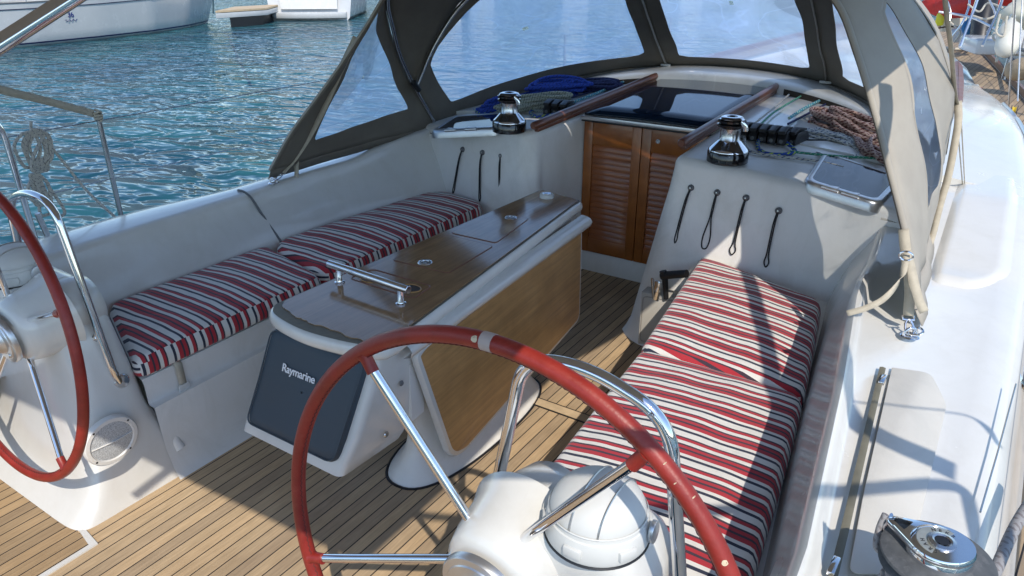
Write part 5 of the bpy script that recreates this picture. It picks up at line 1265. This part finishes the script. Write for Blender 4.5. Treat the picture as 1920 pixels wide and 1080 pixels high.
# hanked rope hanging from the guard wire
rnd = random.Random(5); c0 = Px(64, 250, -2.02); pts = []
PXM = lambda u, v_: Px(u, v_, -2.0)
g = G()
hk = []
for k_ in range(5):   # upper loop (eye of the hank)
    o = V((.0, rnd.uniform(-.03, .03), 0))
    for (u, v_) in ((62, 246), (44, 262), (42, 285), (58, 312), (80, 300), (86, 278), (76, 254)): hk.append(PXM(u + rnd.uniform(-3, 3), v_ + rnd.uniform(-3, 3)) + o)
for k_ in range(4):   # wraps
    v0 = 304 + k_ * 5
    for (u, v_) in ((46, v0), (66, v0 + 5), (86, v0 + 1), (66, v0 - 4)): hk.append(PXM(u, v_) + V((.02 * math.sin(u), .02, 0)))
for k_ in range(6):   # lower hanging loops
    e_ = 60 + k_ * 9 + rnd.uniform(-3, 3); bt = 372 + k_ * 5 + rnd.uniform(-8, 12)
    for (u, v_) in ((62, 326), (lerp(60, e_, .6), 350), (e_ - 5, bt), (e_ + 3, bt + 4), (e_ + 8, bt - 4), (lerp(70, e_ + 6, .5), 345)): hk.append(PXM(u, v_) + V((0, rnd.uniform(-.02, .02), 0)))
g.tube(spline(hk, 5), .0075, 8); tag(g.obj('rope_hank', ROPE_W), 'white flecked rope hank hanging from the port guard wire', 'rope')
line([PXM(58, 228), PXM(60, 244), PXM(84, 262), Px(120, 305, -2.0), Px(165, 360, -1.95), Px(228, 418, -1.85)], .0065, ROPE_W, 'white flecked rope end slanting from the hank down to the coaming')
# dark trim and cap behind the port compass
g = G(); q = Pz(90, 470, .72); g.lathe([(0, .05), (.014, .05), (.016, .045), (.016, 0)], Matrix.Translation(V((-1.42, 1.18, .712))), 20); tag(g.obj('black_post_cap', BLACK), 'small black and chrome post on the port coaming behind the compass', 'fitting')
# ================================================================ NEIGHBOURING BOATS
def boat(stern, bow, beam, fb, name, label, loa_t=.0, boot=(.01, .012, .10), transom=.7, stripe=True, cab=True, stan=True):
    S, B_ = V((stern[0], stern[1], 0)), V((bow[0], bow[1], 0)); L = (B_ - S).length; d = (B_ - S) / L; sd_ = V((d.y, -d.x, 0)); W = -.42
    T = thing(name, label, 'yacht', (S.x, S.y, W)); M_ = lambda a_, b_, z: S + d * a_ + sd_ * b_ + V((0, 0, z))
    prof = [(0, transom), (.2, .93), (.4, 1.0), (.6, .93), (.8, .62), (.92, .28), (1.0, .01)]
    def hb(t): return interp(prof, t) * beam / 2
    rows = []; n_ = 40
    for i in range(n_ + 1):
        t = i / n_; t = 1 - (1 - t) ** 1.15; h = hb(t); sh = fb * (1 + .22 * t * t); ov = .045 * L * t ** 5; r_ = []
        hw = hb(max(0, min(1, t * 1.02)))
        for q, z in ((0, -.3), (.75, -.12), (.93, .0), (.965, .07), (.98, .11), (.99, .3), (1.0, .6), (1.0, .82), (1.0, 1.0)):
            zz = W + z * (sh if z > .12 else 1) if z > .12 else W + z
            rake = ov * max(0, z) - (.35 * max(0, 1 - z) if t < .02 else 0) * 0
            tr = (.45 * (z - .1)) * (1 - t) ** 12 if z > .1 else 0
            r_.append(M_(t * (L - .5) + ov * max(0, z) * 1.6 + tr * 0 + (0.5 if False else 0) - (.38 * (1 - z) * (1 - t) ** 10 if z > .1 else .34 * (1 - t) ** 10), h * q * (.94 + .06 * z), zz))
        rows.append(r_)
    left = [[2 * (S + d * (p - S).dot(d)) - p + V((0, 0, 2 * (p.z - (S + d * (p - S).dot(d)).z))) - V((0, 0, 0)) for p in r_] for r_ in rows]
    left = []
    for r_ in rows:
        q_ = []
        for p in r_:
            k_ = (p - S).dot(sd_); q_.append(p - sd_ * 2 * k_)
        left.append(q_)
    full = [l[::-1][:-1] + r_ for l, r_ in zip(left, rows)]
    g = G(); g.grid(full); g.add(full[0], [list(range(len(full[0])))]); hull = g.obj('hull', HULLW, T, ang=60)
    g = G(); g.m = 0
    for sg in (rows, left): 
        pass
    for sg in (rows, left):
        g = G(); g.grid([[p + (p - S - d * (p - S).dot(d)).normalized() * .008 for p in (r_[3], r_[4])] for r_ in sg[:-1]]); g.obj('boot_stripe', noisy('boot_' + name, boot, .4), hull)
    # deck
    g = G(); g.grid([[l[-1] + V((0, 0, .0)), S + d * (r_[-1] - S).dot(d) + V((0, 0, r_[-1].z + .04)), r_[-1]] for l, r_ in zip(left, rows)]); g.obj('deck', NONSKID, T)
    for sg in (rows, left):
        g = G(); g.tube([r_[-1] + V((0, 0, .015)) for r_ in sg], .022, 6); g.obj('rub_rail', DKGREY, hull)
    if stripe:
        for sg in (rows, left):
            g = G(); pts = [lerp(r_[-1], r_[-2], .75) + (r_[-1] - S - d * (r_[-1] - S).dot(d)).normalized() * .012 for r_ in sg[4:-2]]; g.tube(pts, .012, 5); g.obj('hull_line', noisy('line_' + name, (.02, .02, .06), .5), hull)
    if cab:
        sc = []
        for t, hw, hz in ((.28, .30, .05), (.30, .31, .34), (.45, .30, .42), (.62, .22, .36), (.74, .12, .12), (.76, .10, .02)):
            z0 = W + fb * (1 + .22 * t * t); w_ = hw * beam
            sc.append([M_(t * L, -w_, z0), M_(t * L, -w_ * .92, z0 + hz * .8), M_(t * L, -w_ * .6, z0 + hz), M_(t * L, 0, z0 + hz * 1.08), M_(t * L, w_ * .6, z0 + hz), M_(t * L, w_ * .92, z0 + hz * .8), M_(t * L, w_, z0)])
        g = G(); g.grid(sc); g.add(sc[0], [list(range(7))]); cb_ = g.obj('cabin', HULLW, T, ang=35)
        for sg in (-1, 1):
            g = G(); g.prism([M_(t * L, sg * w_ * beam, W + fb * (1 + .22 * t * t) + z) for t, w_, z in ((.34, .293, .10), (.58, .240, .10), (.58, .233, .22), (.34, .288, .26))], sd_ * sg * .012, 0); g.obj('cabin_window', ACR, cb_)
        # cockpit coamings
        for sg in (-1, 1):
            g = G(); g.prism([M_(t * L, sg * .30 * beam, W + fb + z) for t, z in ((.03, .02), (.27, .02), (.27, .30), (.05, .16))], sd_ * sg * -.15, .03); g.obj('cockpit_coaming', HULLW, T)
    if stan:
        for sg_, sg in ((0, rows), (1, left)):
            idx = [2, 7, 12, 17, 22, 27, 32, 37]
            tops = []
            for i in idx:
                p = sg[i][-1]; g = G(); g.tube([p, p + V((0, 0, .6))], .016, 8); g.obj('stanchion', STEELB, T); tops.append(p)
            for h in (.3, .59):
                g = G(); g.tube([p + V((0, 0, h)) for p in tops], .006, 5); g.obj('guard_wire', STEELB, T)
    return T, M_, rows, hull
HULLW = noisy('hull_white', (.50, .51, .51), .25, .06, 2, coat=.3, dirt=(2.5, .5, (.44, .46, .46)))
stB = V((-22.3, 8.1, 0)); bwB = V((-24.6, 18.9, 0))
T, M_, rows, hull = boat(stB, bwB, 3.7, 1.12, 'moored_yacht', 'white yacht with navy waterline stripe and small blue emblem moored at top left')
# emblem on the visible (starboard) side
p = Px(133, 38, -20.75); dB = (bwB - stB).normalized(); nB = V((dB.y, -dB.x, 0)); NAVY = noisy('navy_mark', (.03, .04, .16), .5)
def on_side(u, v_):
    # meet the hull side by marching
    d_ = ray(u, v_).normalized()
    best = None
    for r_ in rows:
        for q in r_:
            pr_ = (q - CAM); k_ = pr_.dot(d_); e = (pr_ - d_ * k_).length
            if best is None or e < best[0]: best = (e, q, k_)
    return CAM + d_ * (best[2] - .15)
def hull_side(u, v_):
    d_ = ray(u, v_); best = 1e9; out = None
    for r0, r1 in zip(rows, rows[1:]):
        for j in range(4, len(r0) - 1):
            a_, b_, c_ = r0[j], r1[j], r0[j + 1]; n_ = (b_ - a_).cross(c_ - a_)
            if n_.length < 1e-9: continue
            den = d_.dot(n_)
            if abs(den) < 1e-9: continue
            k_ = (a_ - CAM).dot(n_) / den; h = CAM + d_ * k_; w_ = h - a_; e1 = b_ - a_; e2 = c_ - a_
            A_ = e1.dot(e1); B2 = e1.dot(e2); C_ = e2.dot(e2); D_ = w_.dot(e1); E_ = w_.dot(e2); dt = A_ * C_ - B2 * B2
            s_ = (C_ * D_ - B2 * E_) / dt; t_ = (A_ * E_ - B2 * D_) / dt
            if -.01 <= s_ <= 1.01 and -.01 <= t_ <= 1.01 and 0 < k_ < best: best = k_; out = h - d_ * .001
    return out if out else on_side(u, v_)
try:
    fzz = V((0, 0, 1)); xx = dB
    text('36', hull_side(133, 32) + nB * .012, .20, Matrix((xx, fzz, xx.cross(fzz))).transposed(), NAVY, 'hull_number', hull, ext=.002, bold=.03)
    g = G(); c = hull_side(133, 38) + nB * .016
    g.tube(spline([c + xx * (-.2 + .04 * i) + fzz * (.03 * math.sin(i * 2.1)) for i in range(11)], 4), .007, 5); g.obj('hull_script', NAVY, hull)
except Exception as e: print('hull mark', e)
sc_ = Pz(585, 37, -.42); away = V((-.62, .78, 0)).normalized()
T, M_, rows2, hull2 = boat(sc_, sc_ + away * 10, 3.9, 1.25, 'moored_yacht', 'white yacht with its broad stern towards the camera beside the pontoon', transom=.86, boot=(.05, .06, .06))
g = G(); sd_ = V((away.y, -away.x, 0)); 
rg_ = []
for dz, ins in ((.10, .05), (.20, .0), (.30, .02), (.32, .10)):
    rg_.append([sc_ - away * (.50 - ins) + sd_ * (1.45 * math.cos(a)) - away * (.28 * math.sin(a)) * 1 + V((0, 0, dz)) for a in [math.pi * k_ / 20 for k_ in range(21)]] + [sc_ + away * .1 - sd_ * 1.45 + V((0, 0, dz)), sc_ + away * .1 + sd_ * 1.45 + V((0, 0, dz))])
g.loft(rg_); g.obj('swim_platform', HULLW, T, ang=40)
g = G(); g.prism([sc_ - away * .36 + sd_ * a_ + V((0, 0, z)) for a_, z in ((-1.1, .42), (1.1, .42), (1.15, 1.15), (-1.15, 1.15))], -away * .04, .02); g.obj('transom_door', GELS, T)
# yacht beyond, seen above the aft edge of the sprayhood
s3 = Pz(690, 34, -.42) + V((2.2, 1.5, 0)); T, M_, r3, h3 = boat(s3, s3 + away * 11, 3.8, 1.25, 'moored_yacht', 'white yacht moored next to the broad sterned one, partly behind the sprayhood', boot=(.02, .02, .03))
# pontoon
P0 = Pz(400, 26, .08); pd = V((P0.x, P0.y, 0)).normalized()
T = thing('pontoon', 'wooden topped floating pontoon between the two moored yachts', 'pontoon', P0)
a_, b_ = Pz(404, 24, .10), Pz(500, 18, .10); fw = V((-.62, .78, 0)).normalized() * 2.6
g = G(); g.prism([a_, b_, b_ + fw, a_ + fw], (0, 0, .06)); g.obj('decking', TEAKP, T)
g = G(); g.prism([p - V((0, 0, .19)) for p in (a_, b_, b_ + fw, a_ + fw)], (0, 0, .17), .01); g.obj('edge_beam', HULLW, T)
g = G(); g.prism([p - V((0, 0, .55)) for p in (a_.lerp(b_, .25), a_.lerp(b_, .85), a_.lerp(b_, .85) + fw, a_.lerp(b_, .25) + fw)], (0, 0, .36)); g.obj('float', BLACK, T)
g = G(); g.tube([Pz(400, 24, .15), Pz(404, 10, .5) + V((0, 0, .5)), Pz(412, 0, 1.2) + V((0, 0, .6))], .03, 8); tag(g.obj('pontoon_post', PLAST), 'thin white post standing on the near end of the pontoon', 'post')
# more boats far off, through the sprayhood windows, and the pontoon row
k_ = 0
for (u, v_, L_, lb) in ((900, -20, 11, 'far white yacht in a row beyond the sprayhood, leftmost'), (1080, -26, 12, 'far white yacht in the middle of the row beyond the sprayhood'), (1300, -34, 11, 'far white yacht at the right of the row beyond the sprayhood')):
    s_ = Pz(u, v_, -.42); boat(s_, s_ + V((-.5, .86, 0)) * L_, 3.6, 1.2, 'moored_yacht', lb, boot=(.02, .03, .08), stan=False)
# ================================================================ STARBOARD NEIGHBOUR AND FOREDECK GEAR
RED = noisy('red_canvas', (.50, .025, .018), .75, .2, 6, bumps=(12, .5, .03)); BLUEC = noisy('blue_canvas', (.02, .14, .32), .7, .3, 9, bumps=(12, .5, .03))
TAN = noisy('tan_canvas', (.34, .26, .17), .8, .25, 9, bumps=(10, .5, .03)); CREAM = noisy('cream_canvas', (.62, .58, .46), .7, .1, 8); BROWNV = noisy('brown_canvas', (.07, .04, .03), .8, .2, 9)
s4 = V((4.6, 6.6, 0)); b4 = V((3.3, 17.6, 0))
T, M_, r4, h4 = boat(V((3.9, 8.2, 0)), V((2.35, 19.0, 0)), 3.6, 1.12, 'moored_yacht', 'neighbouring yacht on the starboard side, cluttered with covers and ropes', boot=(.02, .02, .03))
def bundle(path, rad, m, name, label, cat, seed=0, sq=.8):
    pts = spline(path, 6); g = G(); rows = []
    for i, p in enumerate(pts):
        t = (pts[min(i + 1, len(pts) - 1)] - pts[max(i - 1, 0)]).normalized(); sd = t.cross(V((0, 0, 1))).normalized(); up = sd.cross(t)
        e = math.sin(math.pi * min(1, max(0.02, i / (len(pts) - 1)))) ** .35
        rows.append([p + (sd * math.cos(a) + up * math.sin(a) * sq) * rad * e * (1 + .28 * noise.noise(V((p.x * 3 + math.cos(a) * 1.5, p.y * 3 + math.sin(a) * 1.5, seed)))) for a in [2 * math.pi * k_ / 18 for k_ in range(18)]])
    g.loft(rows); return tag(g.obj(name, m, ang=70), label, cat)
D0 = 10.5
bundle([Pd(1735, 8, 11.5), Pd(1790, 10, 11.2), Pd(1840, 2, 10.9), Pd(1875, -8, 10.7)], .20, RED, 'sail_cover', 'bright red sail cover on the neighbouring yacht at top right', 'sail cover', 1)
bundle([Pd(1860, -2, 12.6), Pd(1905, -4, 12.3), Pd(1950, -6, 12.0)], .12, RED, 'sail_cover', 'dark red rolled cover at the far top right edge', 'sail cover', 2)
bundle([Pd(1812, 54, 10.6), Pd(1832, 50, 10.5)], .13, BLUEC, 'tarpaulin', 'small blue tarpaulin bundle on the neighbouring yacht', 'tarpaulin', 3)
bundle([Pd(1893, 134, 8.6), Pd(1915, 128, 8.5), Pd(1950, 118, 8.4)], .13, TAN, 'sail_bag', 'tan canvas bag hanging outboard at the right edge', 'bag', 4)
bundle([Pd(1900, 20, 9.4), Pd(1925, 24, 9.2), Pd(1950, 28, 9.2)], .20, CREAM, 'canvas_cover', 'cream canvas cover at the top right edge behind the fender', 'cover', 5)
g = G(); g.tube([Pd(1836, 76, 10.2), Pd(1842, 40, 10.3), Pd(1850, 0, 10.5), Pd(1860, -60, 10.8)], [.10, .11, .12, .12], 16); tag(g.obj('furled_sail', BLACK), 'black sail cover wrapped round an upright spar at top right', 'sail cover')
# white fender
T = thing('fender', 'large white fender hanging between the boats at the right edge', 'fender', Pd(1888, 110, 7.6)); fa, fb_ = Pd(1884, 106, 8.6), Pd(1897, 40, 8.8); L_ = (fb_ - fa).length
g = G(); g.lathe([(0, 0), (.035, .005), (.08, .04), (.10, .09), (.10, L_ - .10), (.08, L_ - .05), (.04, L_ - .01), (.03, L_ + .02), (0, L_ + .03)], axis_frame(fa, fb_ - fa), 32); fbody = g.obj('fender_body', noisy('fender_white', (.62, .60, .52), .4, .1, 5, dirt=(6, .5, (.42, .36, .26))), T)
g = G(); g.tube([fb_ + (fb_ - fa).normalized() * .05 + V((.02 * math.cos(a), 0, .02 * math.sin(a))) for a in [2 * math.pi * k2 / 12 for k2 in range(12)]], .008, 6, closed=True); g.obj('fender_eye', PLAST, T)
g = G(); g.tube([fb_ + V((0, 0, .06)), Pd(1900, -10, 8.9)], .008, 6); g.obj('fender_line', ROPE_M, T)
g = G(); f2 = thing('fender', 'small white fender lying on the neighbouring deck at top right', 'fender', Pd(1785, 62, 10.8)); g.lathe([(0, 0), (.06, .02), (.09, .08), (.09, .35), (.06, .42), (0, .44)], axis_frame(Pd(1778, 66, 10.8), (.9, .3, .05)), 24); g.obj('fender_body', HULLW, f2)
# low teak-edged deck boxes, sheets and rails of the neighbour
g = G(); q = Pd(1852, 84, 9.9); g.box(q, (.42, .6, .16), .04, rz=R(20)); tag(g.obj('deck_box', HULLW), 'white deck box on the neighbouring yacht beside the fender', 'box')
g = G(); g.box(Pd(1790, 36, 11.4), (.28, .05, .30), .01, rz=R(30)); tag(g.obj('cream_board', CREAM), 'cream rectangular board tied to the neighbouring rail', 'board')
g = G(); g.box(Pd(1763, 36, 11.2), (.10, .08, .16), .03); tag(g.obj('yellow_lifebuoy_light', noisy('yellow_plastic', (.65, .60, .02), .4)), 'small yellow safety light at top right', 'light')
rr_ = random.Random(9)
for i, (pts, r, m_, lb) in enumerate((
    ([(1800, 88, 9.2), (1832, 0, 9.5), (1840, -40, 9.6)], .014, STEEL, 'slanted blue grey steel strut at top right'),
    ([(1760, 22, 9.6), (1800, 28, 9.6), (1830, 36, 9.4), (1870, 56, 9.0)], .012, STEELB, 'horizontal guard rail of the neighbouring yacht'),
    ([(1842, 86, 8.8), (1872, 20, 9.2), (1884, -20, 9.4)], .013, STEELB, 'slanted rail tube in front of the black sail cover'),
    ([(1784, 70, 10), (1806, 40, 10), (1818, 0, 10.2), (1800, -30, 10.3)], .012, STEELB, 'curved rail tube behind the blue strut'),
    ([(1770, -10, 10.4), (1782, 20, 10.3), (1776, 60, 10.2)], .010, STEELB, 'thin upright rail near the red cover'),
    ([(1855, 0, 9.6), (1866, 30, 9.5), (1850, 62, 9.4)], .010, STEELB, 'thin bent tube right of the black cover'),
    ([(1815, 8, 9.9), (1836, 22, 9.8), (1852, 6, 9.8), (1880, 14, 9.6)], .010, ROPE_M, 'slack white rope below the red cover'),
    ([(1824, 30, 9.5), (1850, 36, 9.4), (1880, 24, 9.4), (1905, 30, 9.2)], .012, ROPE_M, 'white rope draped across the black cover'),
    ([(1870, 50, 9), (1862, 70, 8.9), (1874, 84, 8.9), (1868, 116, 8.8)], .012, ROPE_M, 'white rope end hanging left of the fender'),
    ([(1780, 40, 10.6), (1800, 60, 10.6), (1790, 78, 10.6)], .011, ROPE_M, 'white rope loop above the mooring cleat'),
    ([(1875, 26, 8.6), (1868, 60, 8.6), (1882, 66, 8.6), (1888, 30, 8.6)], .010, ROPE_M, 'tangled white line beside the fender top'),
    ([(1745, 55, 11), (1790, 50, 11), (1830, 66, 11)], .010, BROWNV, 'dark cord across the neighbouring deck'),)):
    g = G(); g.tube(spline([Pd(*p) for p in pts], 6), r, 8); tag(g.obj('rail_tube_run' if m_ in (STEEL, STEELB) else 'loose_rope', m_), lb, 'rail' if m_ in (STEEL, STEELB) else 'rope')
# bow mooring rope, cleat coil and teak handrail
y = 9.9
mc = Pz(1812, 86, .68)
pts = [Pz(1770, 92, .70), Pz(1790, 95, .70), Pz(1812, 94, .70), Pz(1822, 90, .75), Pz(1827, 80, .85), Pz(1818, 74, .9), Pz(1810, 80, .85), Pz(1814, 90, .74), Pz(1830, 95, .70), Pz(1860, 100, .72), Pz(1900, 105, .8), Pz(1960, 106, .95)]
g = G(); g.tube(spline([p + V((0, 0, .02)) for p in pts], 6), .017, 10); tag(g.obj('mooring_rope', ROPE_M), 'thick cream mooring rope looped on the side deck and led off to the right', 'rope')
T = thing('mooring_cleat', 'steel mooring cleat under the thick cream rope', 'cleat', mc)
g = G(); g.tube([mc + V((-.02, -.12, .05)), mc + V((0, -.04, .06)), mc + V((0, .04, .06)), mc + V((.02, .12, .05))], [.010, .014, .014, .010], 10); g.obj('horns', STEEL, T)
g = G(); g.lathe([(.02, .05), (.018, .0)], Matrix.Translation(mc), 14); g.obj('cleat_base', STEEL, T)
# brown dorade / handrail cap on the coachroof beside the sprayhood
T = thing('vent_cover', 'curved brown cover on the coachroof just outside the sprayhood', 'cover', Pz(1800, 160, .98))
g = G(); lp = [Pz(u, v_, .93) for u, v_ in ((1786, 122), (1796, 120), (1804, 130), (1806, 160), (1804, 195), (1796, 212), (1786, 205), (1784, 160))]
g.prism(fillet([lp[-1].lerp(lp[0], .5)] + lp + [lp[-1].lerp(lp[0], .5)], .05, 4)[:-1], (0, 0, .03), .008); g.obj('cover_body', BROWNP, T)
g = G(); g.tube([Py(1782, 140, 4.1), Py(1776, 195, 3.85)], .022, 14); tag(g.obj('padded_tube', DKGREY), 'short dark padded tube end behind the sprayhood edge', 'tube')
g = G(); q = Pz(1838, 141, .72); g.lathe([(0, .006), (.05, .005), (.056, 0)], Matrix.Translation(V((q.x, q.y, zr(min(q.x, 1.4), q.y) - .0))), 24); 
tag(g.obj('deck_filler_cap', noisy('copper_cap', (.35, .12, .05), .4)), 'small copper coloured cap on the coachroof edge', 'cap')
# jib sheet block with yellow sheave on the starboard side deck
q = V((1.93, 5.0, .50)); q = Pz(1898, 218, .56)
T = thing('jib_block', 'black jib sheet block with a yellow sheave on the starboard side deck', 'block', q)
for dx in (-.02, .02):
    g = G(); g.lathe([(0, .004), (.04, .004), (.042, 0)], axis_frame(q + V((dx, 0, .05)), (1 if dx > 0 else -1, 0, 0)), 24); g.obj('cheek', BLACK, T)
g = G(); g.lathe([(.0, -.014), (.032, -.014), (.024, 0), (.032, .014), (0, .014)], axis_frame(q + V((0, 0, .05)), (1, 0, 0)), 24); g.obj('sheave', noisy('yellow_sheave', (.6, .42, .02), .4), T)
# lines on the right: pale shrouds and sheet leading to the big winch
line([Pz(1960, 900, .76), Pz(1905, 985, .745), Pz(1862, 1080, .74), Pz(1800, 1200, .74)], .011, ROPE_GY, 'thick pale sheet leading aft along the outer starboard coaming', None)
line([Pd(1905, -20, 6.6) , Pz(1890, 215, .60)], .006, GREY_D, 'thin steel shroud by the starboard stanchion', None, name='shroud')
line([Pd(1918, -30, 6.4), Pd(1908, 190, 6.2)], .005, GREY_D, 'second thin steel shroud at the right edge', None, name='shroud')
g = G(); g.tube([Pz(1905, 720, .735), Pz(1870, 850, .728), Pz(1838, 960, .726)], .0022, 6); tag(g.obj('thin_line', GREY_D), 'very thin dark line lying on the starboard deck near the winch', 'line')
line([Pz(1798, 210, .80), Pz(1830, 230, .80), Pz(1858, 246, .82)], .004, ROPE_K, 'thin dark line across the starboard coachroof edge')
# sheet and track beside the cabin side
g = G(); g.tube([V((1.90, 4.3, .485)), V((1.90, 6.2, .53))], .012, 8, flat=(.016, .008)); tag(g.obj('genoa_track', BLACK), 'black genoa track on the starboard teak side deck', 'track')
